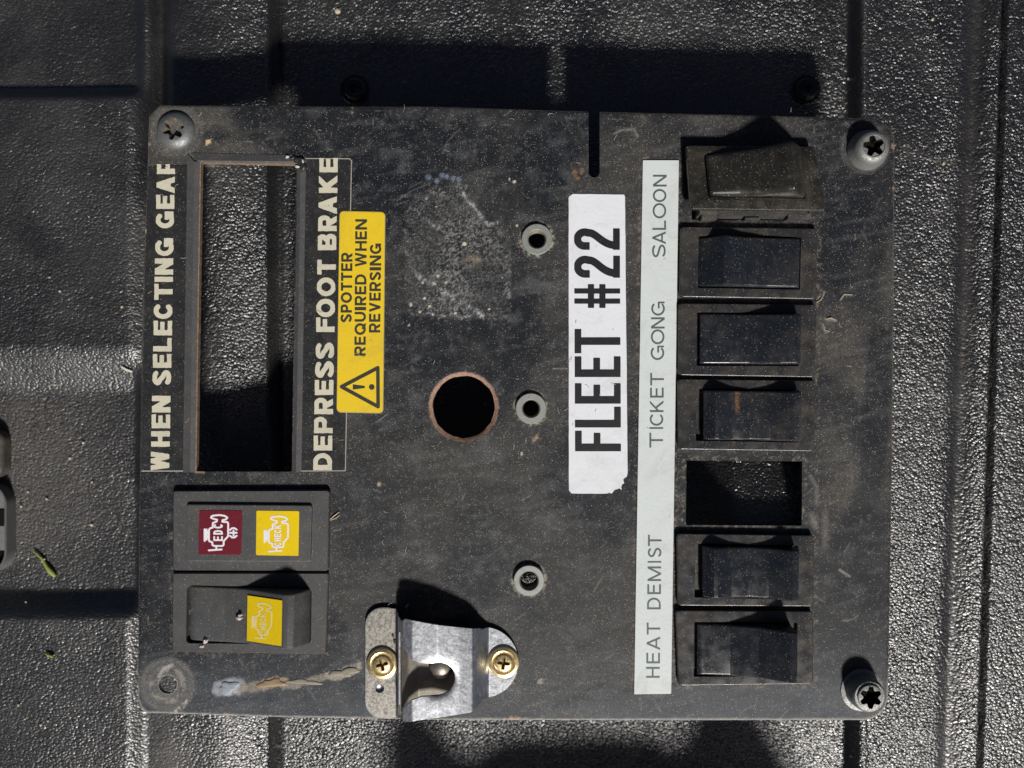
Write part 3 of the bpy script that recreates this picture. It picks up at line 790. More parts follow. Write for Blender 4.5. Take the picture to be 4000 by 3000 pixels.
def textline(name, spans, xl, xr, t, z, mat, parent, tv=None, step=.13, wear=0.0, slant=None, thick=.05):
    """spans: (char, y_bottom, y_top) in photograph pixels (letters read upward); xl/xr: fn(y) or constant = cap line and base line"""
    fx = lambda v, y: v(y) if callable(v) else v
    parts = []
    for ch, yb, yt in spans:
        if ch == ' ': continue
        W = (yb - yt) / K; ym = (yb + yt) / 2; H = (fx(xr, ym) - fx(xl, ym)) / K
        gx = np.arange(-step * 1.5, W + step * 2, step); gy = np.arange(-step * 1.5, H + step * 2, step)
        X, Y = np.meshgrid(gx, gy)
        f = glyph(ch, X, Y, W, H, t / K, (tv or t) / K)
        if wear: f = f + (fbm(X + ym * .1, Y + yb * .1, .8, 3, 2) - .45) * wear
        if not (f < 0).any(): continue
        V, P = sheet(f, gx, gy, z, thick, False)
        # local (x right, y up) -> panel: x runs up the picture, y runs to the left
        x0, y0 = px(fx(xr, ym), yb, z)
        U = V.copy(); U[:, 0] = x0 - V[:, 1]; U[:, 1] = y0 + V[:, 0]
        parts.append((U, P))
    V, P, _ = merge(*parts)
    return mesh(name, V, P, mat, parent, None)
def strokes(name, paths, wd, z, mat, parent, step=.11, extra=None, thick=.05, soft=0):
    """polylines in photograph pixels; wd px"""
    allp = np.array([px(*p, z) for pl, c in paths for p in pl])
    xs = np.arange(allp[:, 0].min() - 1.2, allp[:, 0].max() + 1.2, step); ys = np.arange(allp[:, 1].min() - 1.2, allp[:, 1].max() + 1.2, step)
    X, Y = np.meshgrid(xs, ys); f = np.full(X.shape, 9e9)
    for pl, c in paths: f = np.minimum(f, sd_line(X, Y, pts(pl, z), c) - wd / 2 / K)
    if extra is not None: f = np.minimum(f, extra(X, Y))
    if soft: f = f + (fbm(X, Y, .9, 3, 2) - .42) * soft
    V, P = sheet(f, xs, ys, z, thick, False)
    return mesh(name, V, P, mat, parent, None)

# ---------------------------------------------------------------- gear opening: stickers and trim
lin = lambda y0, x0, y1, x1: (lambda y: x0 + (x1 - x0) * (y - y0) / (y1 - y0))
gs = box4('gear_sticker', pts([(578, 650), (738, 644), (722, 1841), (551, 1841)]), -.3, .22, .8, .08, M['sticker_black'], panel, 'black sticker with cream lettering WHEN SELECTING GEAR, left of the opening')
wsg = [('W', 1839, 1762), ('H', 1745, 1684), ('E', 1673, 1619), ('N', 1611, 1546), ('S', 1506, 1445), ('E', 1437, 1383), ('L', 1373, 1320), ('E', 1310, 1253),
       ('C', 1247, 1181), ('T', 1171, 1108), ('I', 1101, 1081), ('N', 1073, 1009), ('G', 1001, 930), ('G', 893, 826), ('E', 816, 761), ('A', 757, 688), ('f', 680, 641)]
textline('lettering', wsg, lin(1840, 588, 650, 613), lin(1840, 661, 650, 684), 21, .29, M['cream'], gs, 17, wear=.20)
bs = box4('brake_sticker', pts([(1190, 617), (1374, 622), (1350, 1841), (1172, 1841)]), -.3, .22, .8, .08, M['sticker_black'], panel, 'black sticker with cream lettering DEPRESS FOOT BRAKE, right of the opening')
dfb = [('D', 1837, 1769), ('E', 1760, 1701), ('P', 1692, 1627), ('R', 1618, 1553), ('E', 1543, 1484), ('S', 1477, 1410), ('S', 1403, 1337), ('F', 1297, 1240),
       ('O', 1240, 1166), ('O', 1158, 1083), ('T', 1072, 1014), ('B', 977, 912), ('R', 903, 840), ('A', 838, 765), ('K', 754, 682), ('E', 673, 617)]
textline('lettering', dfb, lin(1840, 1223, 617, 1248), lin(1840, 1296, 617, 1320), 21, .29, M['cream'], bs, 17, wear=.20)
def border(name, pl, wd, z, mat, par):
    return strokes(name, [(pl, False)], wd, z, mat, par, .2)
M['line'] = m_print('pale_edge_line', (.34, .33, .29), (.06, .06, .06), .5, 1.0, .5)
border('border_line', [(553, 1840), (721, 1840)], 4, .27, M['line'], gs)
border('border_line', [(1192, 619), (1366, 620), (1373, 628), (1349, 1839), (1172, 1840)], 3.4, .27, M['line'], bs)
# raised trim round the opening, sloping into it
o = pts([(733, 600), (1196, 606), (1176, 1846), (716, 1846)]); i_ = pts([(780, 630), (1162, 640), (1145, 1846), (762, 1846)])
def bar(name, c, zs, mat, label=None):
    """four-cornered bar with a height at each corner TL TR BR BL"""
    V = np.array([[c[k][0], c[k][1], -.4] for k in range(4)] + [[c[k][0], c[k][1], zs[k]] for k in range(4)])
    n = 40; U = []; 
    a, b, c2, d = [V[4 + k] for k in range(4)]
    P = [[0, 1, 2, 3], [7, 6, 5, 4], [4, 5, 1, 0], [5, 6, 2, 1], [6, 7, 3, 2], [7, 4, 0, 3]]
    return mesh(name, V, P, mat, panel, 30, label=label)
bar('opening_trim', [o[0], px(762, 634), px(745, 1844), o[3]], [.35, .75, .75, .35], M['trim'])
bar('opening_trim', [px(762, 634), i_[0], i_[3], px(745, 1844)], [.76, .15, .15, .76], M['trim'])
bar('opening_trim', [i_[1], px(1176, 640), px(1158, 1844), i_[2]], [.1, .7, .7, .1], M['trim'])
bar('opening_trim', [px(1176, 640), o[1], px(1178, 1844), px(1158, 1844)], [.71, .3, .3, .71], M['trim'])
bar('opening_trim', [px(752, 598), px(1150, 606), px(1150, 632), px(770, 628)], [.2, .2, .75, .75], M['trim'])
bar('opening_trim', [px(770, 628.5), px(1150, 632.5), px(1150, 640), px(785, 634)], [.76, .76, .2, .2], M['trim'])
# torn, melted corner of the trim
def lump(cx, cy, rx, ry, h, seed, n=22, amp=.4):
    rs = []
    r0 = np.random.default_rng(seed); ph = r0.random(4) * 6
    def fn(t): return 1 + amp * (.5 * np.sin(2 * t + ph[0]) + .3 * np.sin(3 * t + ph[1]) + .25 * np.sin(5 * t + ph[2]))
    c = px(cx, cy)
    for s, zz in ((1, -.2), (.95, h * .4), (.75, h * .8), (.4, h), (.1, h * .95)):
        t = np.arange(n) / n * 2 * PI; f = fn(t)
        rs.append(np.column_stack([c[0] + rx / K * s * f * np.cos(t), c[1] + ry / K * s * f * np.sin(t), np.full(n, zz) + .15 * h * np.sin(3 * t + ph[3]) * s]))
    return loft(rs)
V, P, _ = merge(lump(1172, 628, 22, 16, 1.3, 1), lump(1184, 655, 12, 24, 1.6, 2), lump(1150, 618, 18, 7, 1.0, 3))
mesh('melted_corner', V, P, M['sticker_black'], panel, 60, label='torn and melted black corner at the top of the opening')
V, P, _ = merge(lump(1124, 614, 8, 6, 1.2, 4), lump(1186, 632, 5, 7, 1.9, 5), lump(1165, 652, 14, 5, .9, 6))
mesh('bare_plastic_chip', V, P, M['residue'], panel, 60)

# ---------------------------------------------------------------- spotter sticker
M['rim'] = m_print('grimy_sticker_rim', (.40, .33, .10), (.12, .08, .06), .5, .8, 1.2)
sp = box4('warning_sticker', pts([(1327, 824), (1506, 828), (1498, 1615), (1315, 1611)]), -.3, .42, 1.6, .08, M['rim'], panel, 'yellow sticker with a warning triangle reading SPOTTER REQUIRED WHEN REVERSING')
V, P = loft([quadring(pts([(1329, 827), (1503, 831), (1495, 1611), (1318, 1607)]), 1.4, 0, .3, 6), quadring(pts([(1329, 827), (1503, 831), (1495, 1611), (1318, 1607)]), 1.4, 0, .50, 6)])
mesh('yellow_field', V, P, M['yellow'], sp, None)
def even(txt, yb, yt, wid=None, gap=.18):
    ww = {'I': .34, 'W': 1.5, 'N': 1.08, 'E': .86, 'L': .82, 'T': .92, 'O': 1.18, 'Q': 1.22, 'G': 1.12, 'D': 1.06, ' ': .45, 'M': 1.3, 'S': .9, 'P': .9, 'R': .98, 'V': 1.08, 'U': 1.02, 'A': 1.1, 'K': 1.0, 'H': 1.02, 'C': 1.08}
    tot = sum(ww.get(c, 1) for c in txt) + gap * (len(txt) - 1); s = (yb - yt) / tot; y = yb; r = []
    for c in txt:
        a = ww.get(c, 1) * s; r.append((c, y, y - a)); y -= a + gap * s
    return r
textline('lettering', even('SPOTTER', 1259, 988), lin(1259, 1330, 988, 1333), lin(1259, 1374, 988, 1377), 9, .58, M['ink_olive'], sp, 9, .11)
textline('lettering', even('REQUIRED WHEN', 1390, 857), lin(1390, 1384, 857, 1388), lin(1390, 1428, 857, 1434), 9, .58, M['ink_olive'], sp, 9, .11)
textline('lettering', even('REVERSING', 1299, 952), lin(1299, 1441, 952, 1445), lin(1299, 1485, 952, 1490), 9, .58, M['ink_olive'], sp, 9, .11)
ex = pts([(1379, 1503), (1379, 1521), (1424, 1515), (1424, 1509)], .58); dc = px(1450, 1513, .58)
strokes('warning_triangle', [([(1334, 1511), (1476, 1437), (1477, 1589)], True)], 14, .58, M['ink_olive'], sp, .13,
        lambda X, Y: np.minimum(sd_poly(X, Y, ex) - .1, sd_circ(X, Y, px(1452, 1512, .58), 11 / K)))

# ---------------------------------------------------------------- fleet sticker
fl = pts([(2221, 770), (2236, 758), (2437, 761), (2441, 770), (2452, 1930), (2232, 1927), (2222, 1915)])
xs, ys, X, Y = grid(px(2210, 0)[0], px(2465, 0)[0], px(0, 1940)[1], px(0, 745)[1], .25)
cor = px(2445, 1905); near_c = np.exp(-(((X - cor[0]) / 5.0) ** 2 + ((Y - cor[1]) / 3.2) ** 2))
Ff = sd_poly(X, Y, fl) + (vnoise(X, Y, 3, 2) - .5) * .10 + near_c * (2.4 + (fbm(X, Y, 1.5, 4, 2) - .5) * 6)
V, P = sheet(Ff, xs, ys, lambda x, y: .28 + .10 * fbm(x, y, 7, 3, 2), .3)
fs = mesh('fleet_sticker', V, P, M['white'], panel, 40, label='white sticker with black lettering FLEET #22, torn at its lower right corner')
fx_l = lin(900, 2243, 1762, 2247); fx_r = lin(900, 2421, 1762, 2426)
ft = [('F', 1763, 1684), ('L', 1670, 1590), ('E', 1577, 1498), ('E', 1473, 1393), ('T', 1380, 1286), ('#', 1203, 1111), ('2', 1085, 1000), ('2', 976, 893)]
textline('lettering', ft, fx_l, fx_r, 29, .47, M['ink'], fs, 26, .16)
# ---------------------------------------------------------------- grey strip
ls = box4('label_strip', pts([(2510, 627), (2651, 627), (2621, 2708), (2476, 2710)]), -.3, .62, .3, .12, M['strip'], panel, 'long pale grey strip lettered HEAT, DEMIST, TICKET GONG and SALOON')
xl = lin(650, 2552, 2650, 2524); xr = lin(650, 2605, 2650, 2577)
def zz5(lst): return [(c, 1900 + b / 1.952, 1900 + a / 1.952) for c, a, b in lst]
def zz4(lst): return [(c, 600 + b / 1.3825, 600 + a / 1.3825) for c, a, b in lst]
heat = zz5([('H', 1378, 1460), ('E', 1270, 1350), ('A', 1145, 1250), ('T', 1040, 1130), ('D', 850, 938), ('E', 748, 822), ('M', 612, 722), ('I', 570, 582), ('S', 470, 540), ('T', 370, 455)])
tick = zz4([('T', 1508, 1588), ('I', 1478, 1487), ('C', 1400, 1470), ('K', 1332, 1396), ('E', 1265, 1318), ('T', 1185, 1252), ('G', 1038, 1115), ('O', 950, 1030), ('N', 885, 945), ('G', 800, 875),
            ('S', 492, 560), ('A', 420, 490), ('L', 362, 412), ('O', 268, 350), ('O', 192, 262), ('N', 115, 178)])
textline('lettering', heat + tick, xl, xr, 7.2, .68, M['grey_ink'], ls, 7.2, .10)

# ---------------------------------------------------------------- rocker switches
def rocker_mesh(c, prof, zb, inset=.0, nu=30, rr=.85, low=-3.0, endr=.4):
    """c: TL TR BR BL corners mm at level zb; prof: [(u, z above zb)]"""
    c = [np.array(p) for p in c]; us = np.array([p[0] for p in prof]); zs = np.array([p[1] for p in prof])
    u = np.unique(np.round(np.concatenate([np.linspace(0, 1, nu), us, us[1:-1] - .008, us[1:-1] + .008]), 4))
    # smooth interpolation
    zz = np.interp(u, us, zs); 
    L = np.linalg.norm(c[1] - c[0]); Hh = np.linalg.norm(c[0] - c[3])
    an = [R_(a) for a in (0, 18, 36, 54, 72, 90)]
    lo_ = [(rr * (1 - math.cos(a)) / Hh, -rr * (1 - math.sin(a))) for a in an]
    vs = [(0, 'low')] + lo_ + [(.5, .0)] + [(1 - a, b) for a, b in lo_[::-1]] + [(1, 'low')]
    cols = [(0.0, None)] + [(a, b) for a, b in zip(u, zz)] + [(1.0, None)]
    V = []
    for k, (a, b) in enumerate(cols):
        for v, dz in vs:
            p = (c[3] * (1 - a) + c[2] * a) * (1 - v) + (c[0] * (1 - a) + c[1] * a) * v
            if b is None or dz == 'low': z = low
            else:
                z = b + dz
                if k in (1, len(cols) - 2): z -= endr
            V.append((p[0], p[1], zb + z))
    m = len(vs); n = len(cols); I = np.arange(n * m).reshape(n, m)
    Q = np.stack([I[:-1, :-1], I[1:, :-1], I[1:, 1:], I[:-1, 1:]], -1).reshape(-1, 4)
    return np.array(V), [Q]
def switch(outer, inner, prof, zb, label, gl=4, gr=4, mat_r='rocker', gap=6):
    """outer/inner in photograph pixels at level zb"""
    oc = pts(outer, zb); ic = pts(inner, zb)
    n = 5
    rings = [quadring(oc, 1.4, 0, -.1, n), quadring(oc, 1.4, 0, zb - .40, n), quadring(oc, 1.4, .07, zb - .20, n), quadring(oc, 1.4, .20, zb - .07, n), quadring(oc, 1.4, .42, zb, n),
             quadring(ic, .35, -.12, zb, n), quadring(ic, .35, 0, zb - .12, n), quadring(ic, .35, 0, zb - 3.2, n)]
    V1, P1 = loft(rings, False, True)
    sw = mesh('rocker_switch', V1, P1, M['bezel'], panel, 45, label=label)
    g = gap / K
    cc = [np.array(p) for p in ic]; cen = sum(cc) / 4
    rc = [p + np.array([(gl if p[0] < cen[0] else -gr) / K, g * np.sign(cen[1] - p[1])]) for p in cc]
    V, P = rocker_mesh(rc, prof, zb, nu=40)
    mesh('rocker', V, P, M[mat_r], sw, 28)
    # the body of the switch behind the panel
    bc = quadring([p + np.sign(cen - p) * .2 for p in cc], .5, 0, -5, 2), quadring([p + np.sign(cen - p) * .2 for p in cc], .5, 0, -2.45, 2)
    V, P = loft(list(bc)); mesh('switch_body', V, P, M['body'], sw, 40)
    return sw
ZB = 2.4
switch([(2658, 885), (3196, 892), (3189, 1169), (2655, 1160)], [(2730, 921), (3128, 926), (3124, 1131), (2727, 1124)],
       [(0, -.6), (.10, 1.6), (.185, 5.2), (.21, 5.7), (.43, 3.0), (.67, 1.6), (1, .9)], ZB, 'rocker switch beside SALOON, its rocker highest at the left', 3, 5)
switch([(2650, 1184), (3192, 1190), (3184, 1474), (2650, 1466)], [(2723, 1219), (3122, 1225), (3119, 1429), (2722, 1428)],
       [(0, .2), (.3, .6), (.5, 1.4), (.8, 4.6), (.95, 5.6), (1, 4.8)], ZB, 'rocker switch below the one beside SALOON', 12, 8)
switch([(2647, 1480), (3188, 1486), (3181, 1764), (2650, 1756)], [(2720, 1518), (3122, 1523), (3119, 1727), (2719, 1721)],
       [(0, 1.6), (.1, 4.6), (.14, 4.8), (.3, 2.4), (.5, 1.3), (.7, 2.6), (.92, 5.6), (1, 4.6)], ZB, 'rocker switch directly above the empty square opening, a rust brown streak on it', 26, 7, 'rocker_streak')
switch([(2644, 2084), (3181, 2091), (3178, 2370), (2647, 2367)], [(2714, 2124), (3117, 2132), (3116, 2341), (2714, 2333)],
       [(0, 1.6), (.1, 4.4), (.14, 4.6), (.3, 2.4), (.5, 1.4), (.7, 2.6), (.92, 6.0), (1, 5.0)], ZB, 'dusty rocker switch directly below the empty square opening', 28, 12)
switch([(2639, 2384), (3177, 2388), (3176, 2673), (2650, 2680)], [(2712, 2430), (3114, 2433), (3113, 2640), (2711, 2643)],
       [(0, .2), (.33, 1.3), (.34, 1.3), (.62, 4.2), (.9, 9.6), (.955, 10.4), (.97, 9.4), (.975, 3.0), (1, -1.0)], ZB, 'lowest rocker switch of the row, its rocker tipped high at the right', 12, 22)
# the popped switch
zf = lambda x, y: 7.2 - (y - px(0, 826)[1]) * .10 * 1.0
def zq(dz): return lambda x, y: zf(x, y) + dz
oc = pts([(2682, 563), (3187, 568), (3222, 826), (2696, 820)], 6); ic = pts([(2753, 600), (3135, 606), (3146, 776), (2766, 768)], 7)
mid = pts([(2722, 588), (3160, 594), (3178, 790), (2738, 783)], 7)
rings = [quadring(oc, .8, 0, zq(-2.4), 5), quadring(oc, .8, 0, zq(-.5), 5), quadring(oc, .8, .2, zq(-.15), 5), quadring(oc, .8, .5, zq(0), 5), quadring(mid, .8, 0, zq(.55), 5), quadring(mid, .8, .25, zq(.6), 5),
         quadring(ic, .7, -.15, zq(.5), 5), quadring(ic, .7, 0, zq(.3), 5), quadring(ic, .7, 0, zq(-2), 5)]
V, P = loft(rings, True, True)
s1 = mesh('rocker_switch', V, P, M['grey_rocker'], panel, 35, label='topmost rocker switch, popped crooked and half out of the panel')
rc = pts([(2758, 600), (3138, 568), (3148, 774), (2772, 768)], 7)
V, P = rocker_mesh(rc, [(0, .4), (.03, 1.0), (.3, 2.6), (.5, 5.0), (.74, 9.6), (.79, 10.2), (.83, 9.2), (.93, 4), (1, .0)], 7.2, rr=2.2, endr=.3)
V[:, 2] += -(V[:, 1] - px(0, 780)[1]) * .05
mesh('rocker', V, P, M['grey_rocker'], s1, 62)
bc = pts([(2712, 600), (3150, 602), (3142, 858), (2716, 852)])
V, P = loft([quadring(bc, .5, 0, -22, 2), quadring(bc, .5, 0, 0, 2), quadring(bc, .5, .6, zq(-2.5), 2)])
mesh('switch_body', V, P, M['body'], s1, 40, label='grey body of the popped switch standing out of the panel')
V, P, _ = merge(box(*px(2730, 868), -6, *px(2790, 842), 4.5, .3), box(*px(3060, 866), -6, *px(3130, 846), 5.0, .3), box(*px(3080, 862), 1.0, *px(3160, 838), 3.0, .3), box(*px(2900, 866), -3, *px(2960, 856), 3.5, .2))
mesh('locking_tab', V, P, M['body'], s1, 40)

# ---------------------------------------------------------------- warning lamp module with its rocker
zc = 2.2
lm = pts([(674, 1916), (1288, 1914), (1283, 2231), (673, 2229)], zc)
inn = pts([(733, 1968), (1222, 1972), (1216, 2192), (731, 2190)], zc)
V, P = loft([quadring(lm, 1.2, 0, -.1), quadring(lm, 1.2, 0, zc - .5), quadring(lm, 1.2, .4, zc),
             quadring(inn, .9, -.3, zc), quadring(inn, .9, -.05, zc + .15), quadring(inn, .9, .1, zc + 1.0), quadring(inn, .9, .45, zc + 1.25)])
md = mesh('indicator_unit', V, P, M['module'], panel, 40, label='charcoal indicator unit with a maroon and a yellow engine lamp')
zl_ = zc + 1.25
def lens(name, c, mat, label):
    c = pts(c, zl_)
    V, P = loft([quadring(c, .5, 0, zl_ - .2, 4), quadring(c, .5, 0, zl_ + .12, 4), quadring(c, .5, .12, zl_ + .2, 4)])
    return mesh(name, V, P, mat, md, 40, label=label)
lens('lamp_lens', [(779, 1993), (947, 1994), (943, 2167), (775, 2166)], M['maroon'], 'maroon lens with a white engine outline reading EDC (+)')
lens('lamp_lens', [(1002, 1994), (1169, 1996), (1166, 2171), (1000, 2168)], M['yellow_bright'], 'yellow lens with a white engine outline reading CHECK')
ENG = [(470, 385), (478, 355), (410, 338), (372, 318), (385, 292), (430, 282), (520, 274), (610, 288), (655, 318), (630, 350), (572, 362), (568, 390), (655, 396), (670, 418), (668, 640), (592, 722), (590, 792), (568, 808),
       (425, 808), (397, 790), (395, 745), (342, 725), (336, 690), (338, 525), (360, 500), (402, 490), (404, 412)]
def ic_map(dx, dy, q=(0, 0)):
    return lambda p: (740 + (p[0] + dx) / 4.424, 1950 + (p[1] + dy) / 4.424)
def engine(name, f, z, mat, par, wd=6.3, ex=(), soft=0):
    paths = [([f(p) for p in ENG], True), ([f((465, 820)), f((465, 872))], False), ([f((335, 884)), f((555, 868))], False),
             ([f((262, 520)), f((262, 722))], False), ([f((296, 522)), f((296, 700))], False), ([f((262, 560)), f((330, 560))], False),
             ([f((262, 600)), f((335, 590))], False), ([f((262, 640)), f((335, 632))], False), ([f((262, 665)), f((335, 660))], False)] + [([f(p) for p in pl], False) for pl in ex]
    return strokes(name, paths, wd, z, mat, par, .1, soft=soft)
f1 = ic_map(0, 0)
engine('engine_symbol', f1, zl_ + .27, M['white_print'], md, 7.0, [[(703, 580), (815, 580)], [(762, 545), (762, 625)], [(815, 525), (775, 500), (735, 502), (702, 530)], [(815, 632), (780, 660), (735, 660), (702, 632)]])
def ispan(lst, dy=0): return [(c, 1950 + (b + dy) / 4.424, 1950 + (a + dy) / 4.424) for c, a, b in lst]
textline('lettering', ispan([('E', 640, 722), ('D', 535, 612), ('C', 425, 505)]), 740 + 415 / 4.424, 740 + 577 / 4.424, 6.5, zl_ + .27, M['white_print'], md, 6.5, .09)
f2_ = ic_map(1035, 20)
engine('engine_symbol', f2_, zl_ + .27, M['white_print'], md, 6.2)
textline('lettering', ispan([('C', 742, 808), ('H', 665, 725), ('E', 592, 650), ('C', 518, 582), ('K', 436, 508)]), 740 + 1468 / 4.424, 740 + 1583 / 4.424, 4.6, zl_ + .27, M['white_print'], md, 4.6, .09)
# rocker unit
oc = pts([(674, 2238), (1283, 2238), (1273, 2557), (671, 2547)], zc); ic = pts([(731, 2286), (1216, 2298), (1213, 2515), (727, 2512)], zc)
V, P = loft([quadring(oc, .7, 0, -.1), quadring(oc, .7, 0, zc - .4), quadring(oc, .7, .35, zc), quadring(ic, 1.6, -.15, zc), quadring(ic, 1.6, 0, zc - .2), quadring(ic, 1.6, 0, zc - 3)], False, True)
sw = mesh('check_switch', V, P, M['module'], panel, 40, label='charcoal rocker switch with a yellow engine CHECK label, tipped high at the right')
rc = pts([(742, 2290), (1212, 2300), (1209, 2512), (738, 2508)], zc)
prof = [(0, -1.0), (.3, .2), (.48, 1.4), (.74, 6.6), (.83, 8.3), (.87, 8.5), (.91, 7.6), (.96, 4.5), (1, .8)]
V, P = rocker_mesh(rc, prof, zc, nu=40, rr=.9)
mesh('rocker', V, P, M['module'], sw, 45)
# yellow label lying on the slope of the rocker
uz = lambda x: np.interp((x - rc[3][0]) / (rc[2][0] - rc[3][0]), [p[0] for p in prof], [p[1] for p in prof]) + zc
def on_rocker(pxl, dz):
    V = []
    for a, b in pxl:
        z = 4.0
        for _ in range(6): X0, Y0 = px(a, b, z); z = float(uz(X0)) + dz
        V.append((X0, Y0, z))
    return np.array(V)
quad = [(967, 2326), (1102, 2346), (1099, 2524), (964, 2503)]
nu_, nv_ = 14, 6; G = []
for a in range(nu_ + 1):
    for b in range(nv_ + 1):
        s, t = a / nu_, b / nv_
        G.append(tuple((quad[3][k] * (1 - s) + quad[2][k] * s) * (1 - t) + (quad[0][k] * (1 - s) + quad[1][k] * s) * t for k in (0, 1)))
T = on_rocker(G, .30); B = T - [0, 0, .5]
I = np.arange((nu_ + 1) * (nv_ + 1)).reshape(nu_ + 1, nv_ + 1); N = I.size
Qt = np.stack([I[:-1, :-1], I[1:, :-1], I[1:, 1:], I[:-1, 1:]], -1).reshape(-1, 4)
bd = list(I[:, 0]) + list(I[-1, 1:]) + list(I[::-1, -1][1:]) + list(I[0, ::-1][1:-1])
Wd = [[int(bd[k]), int(bd[k] + N), int(bd[(k + 1) % len(bd)] + N), int(bd[(k + 1) % len(bd)])] for k in range(len(bd))]
mesh('check_label', np.concatenate([T, B]), [Qt, np.array(Wd)], M['yellow_bright'], sw, 50)
def eng2(p):     # map the engine outline on the slanted label
    s = (p[0] - 150) / 740; t = (p[1] - 180) / 780
    return tuple((quad[0][k] * (1 - s) + quad[1][k] * s) * (1 - t) + (quad[3][k] * (1 - s) + quad[2][k] * s) * t for k in (0, 1))
sy = engine('engine_symbol', eng2, 0, M['faded_print'], sw, 5.6, soft=.10)
me = sy.data; co = np.empty(len(me.vertices) * 3); me.vertices.foreach_get('co', co); co = co.reshape(-1, 3)
wo = np.array(WO[sy.name]); wmm = co / MM + wo
pix = np.column_stack([wmm[:, 0] * K + 2000, 1500 - wmm[:, 1] * K]); lift = on_rocker(pix, .36); 
me.vertices.foreach_set('co', ((lift - wo) * MM).ravel()); me.update()
ck = [('C', 808, 742), ('H', 725, 665), ('E', 650, 592), ('C', 582, 518), ('K', 508, 436)]
lt = textline('lettering', [(c, eng2((500, b))[1], eng2((500, t))[1]) for c, b, t in ck], eng2((430, 600))[0], eng2((555, 600))[0], 4.2, 0, M['faded_print'], sw, 4.2, .09, wear=.12)
me = lt.data; co = np.empty(len(me.vertices) * 3); me.vertices.foreach_get('co', co); co = co.reshape(-1, 3)
wo = np.array(WO[lt.name]); wmm = co / MM + wo
pix = np.column_stack([wmm[:, 0] * K + 2000, 1500 - wmm[:, 1] * K]); lift = on_rocker(pix, .36)
me.vertices.foreach_set('co', ((lift - wo) * MM).ravel()); me.update()
M['fleck'] = m_print('pinkish_white_fleck', (.62, .54, .50), (.3, .16, .11), .5, .6, 1.5)
V, P, _ = merge(lump(950, 2392, 9, 9, 3.4, 11), lump(946, 2404, 13, 11, 3.2, 12))
V[:, 2] += 1.4
mesh('glue_drip', V, P, M['fleck'], sw, 60, label='pinkish white fleck beside the yellow label')
V, P, _ = merge(lump(810, 2497, 14, 11, 2.8, 13), lump(796, 2518, 17, 7, 2.7, 14))
mesh('glue_drip', V, P, M['fleck'], sw, 60)

# ---------------------------------------------------------------- corner screws
torx = lambda t: 1 + .24 * np.cos(6 * t)
star5 = lambda t: 1 + .30 * np.cos(5 * t)
def cross_fn(wd):
    def fn(t):
        p = np.abs(((t + PI / 4) % (PI / 2)) - PI / 4)
        return np.minimum(1.0, wd / np.maximum(np.sin(p), 1e-3))
    return fn
def screw(name, cx, cy, prof, rec, fn, rot, mats, label, zoff=0, depth=2.2, tilt=(0, 0), n=72):
    """prof: [(radius, z)] outside in; rec = recess radius at the top"""
    c = px(cx, cy, 0); zt = prof[-1][1]
    R1 = [circ(c[0] + tilt[0] * z, c[1] + tilt[1] * z, r, z + zoff, n) for r, z in prof]
    R1.append(circ(c[0] + tilt[0] * zt, c[1] + tilt[1] * zt, rec * 1.08, zt + zoff, n, fn, rot))
    V1, P1 = loft(R1, False, False)
    R2 = [circ(c[0] + tilt[0] * zt, c[1] + tilt[1] * zt, rec * 1.08, zt + zoff, n, fn, rot), circ(c[0] + tilt[0] * zt, c[1] + tilt[1] * zt, rec, zt - .25 + zoff, n, fn, rot),
          circ(c[0] + tilt[0] * zt, c[1] + tilt[1] * zt, rec * .85, max(zt - depth - 1.2, -1.5) + zoff, n, fn, rot)]
    V2, P2 = loft(R2, False, True)
    V, P, idx = merge((V1, P1), (V2, P2))
    return mesh(name, V, P, mats, panel, 38, label=label, matidx=idx)
screw('panel_screw', 688, 512, [(6.9, -.1), (6.9, .5), (6.5, 1.3), (5.5, 2.1), (4.4, 2.6), (3.9, 2.75)], 3.1, torx, .3, [M['screw'], M['dirty_recess']], 'low blue grey domed screw with a star recess at the top left corner')
screw('panel_screw', 3386, 588, [(7.2, -.1), (7.2, .8), (6.6, 2.0), (6.2, 4.2), (5.6, 5.6), (4.6, 6.3), (3.9, 6.4), (3.7, 6.1)], 3.0, star5, R_(100), [M['dusty_screw'], M['dark_recess']], 'tall dusty screw with a star recess at the top right corner')
screw('panel_screw', 3366, 2694, [(7.6, -.1), (7.6, .5), (6.2, .9), (5.9, 5.8), (5.7, 6.6), (5.2, 7.2), (4.4, 7.3), (4.3, 8.0), (3.9, 8.15)], 3.15, torx, .5, [M['dusty_screw'], M['dark_recess']], 'tall grey cylinder screw with a star recess at the bottom right corner')
# posts the panel stands on
for (a_, b_, zg) in [(700, 530, -33), (3372, 600, -35), (3350, 2676, -35)]:
    c_ = px(a_, b_)
    V, P = loft([circ(*c_, 4.0, zg, 24), circ(*c_, 4.0, -2.5, 24)])
    mesh('mounting_post', V, P, M['steel_wall'], panel, 40)
# lip of the empty hole at the bottom left
c = C_BL
V, P = loft([circ(*c, R_BL - .25, -2.0), circ(*c, R_BL - .02, -1.8), circ(*c, R_BL - .02, .0), circ(*c, R_BL - .25, -.0), circ(*c, R_BL - .35, -.4), circ(*c, R_BL - .25, -2.0)], False, False)
mesh('hole_lip', V, P, M['dusty_screw'], panel, 40)
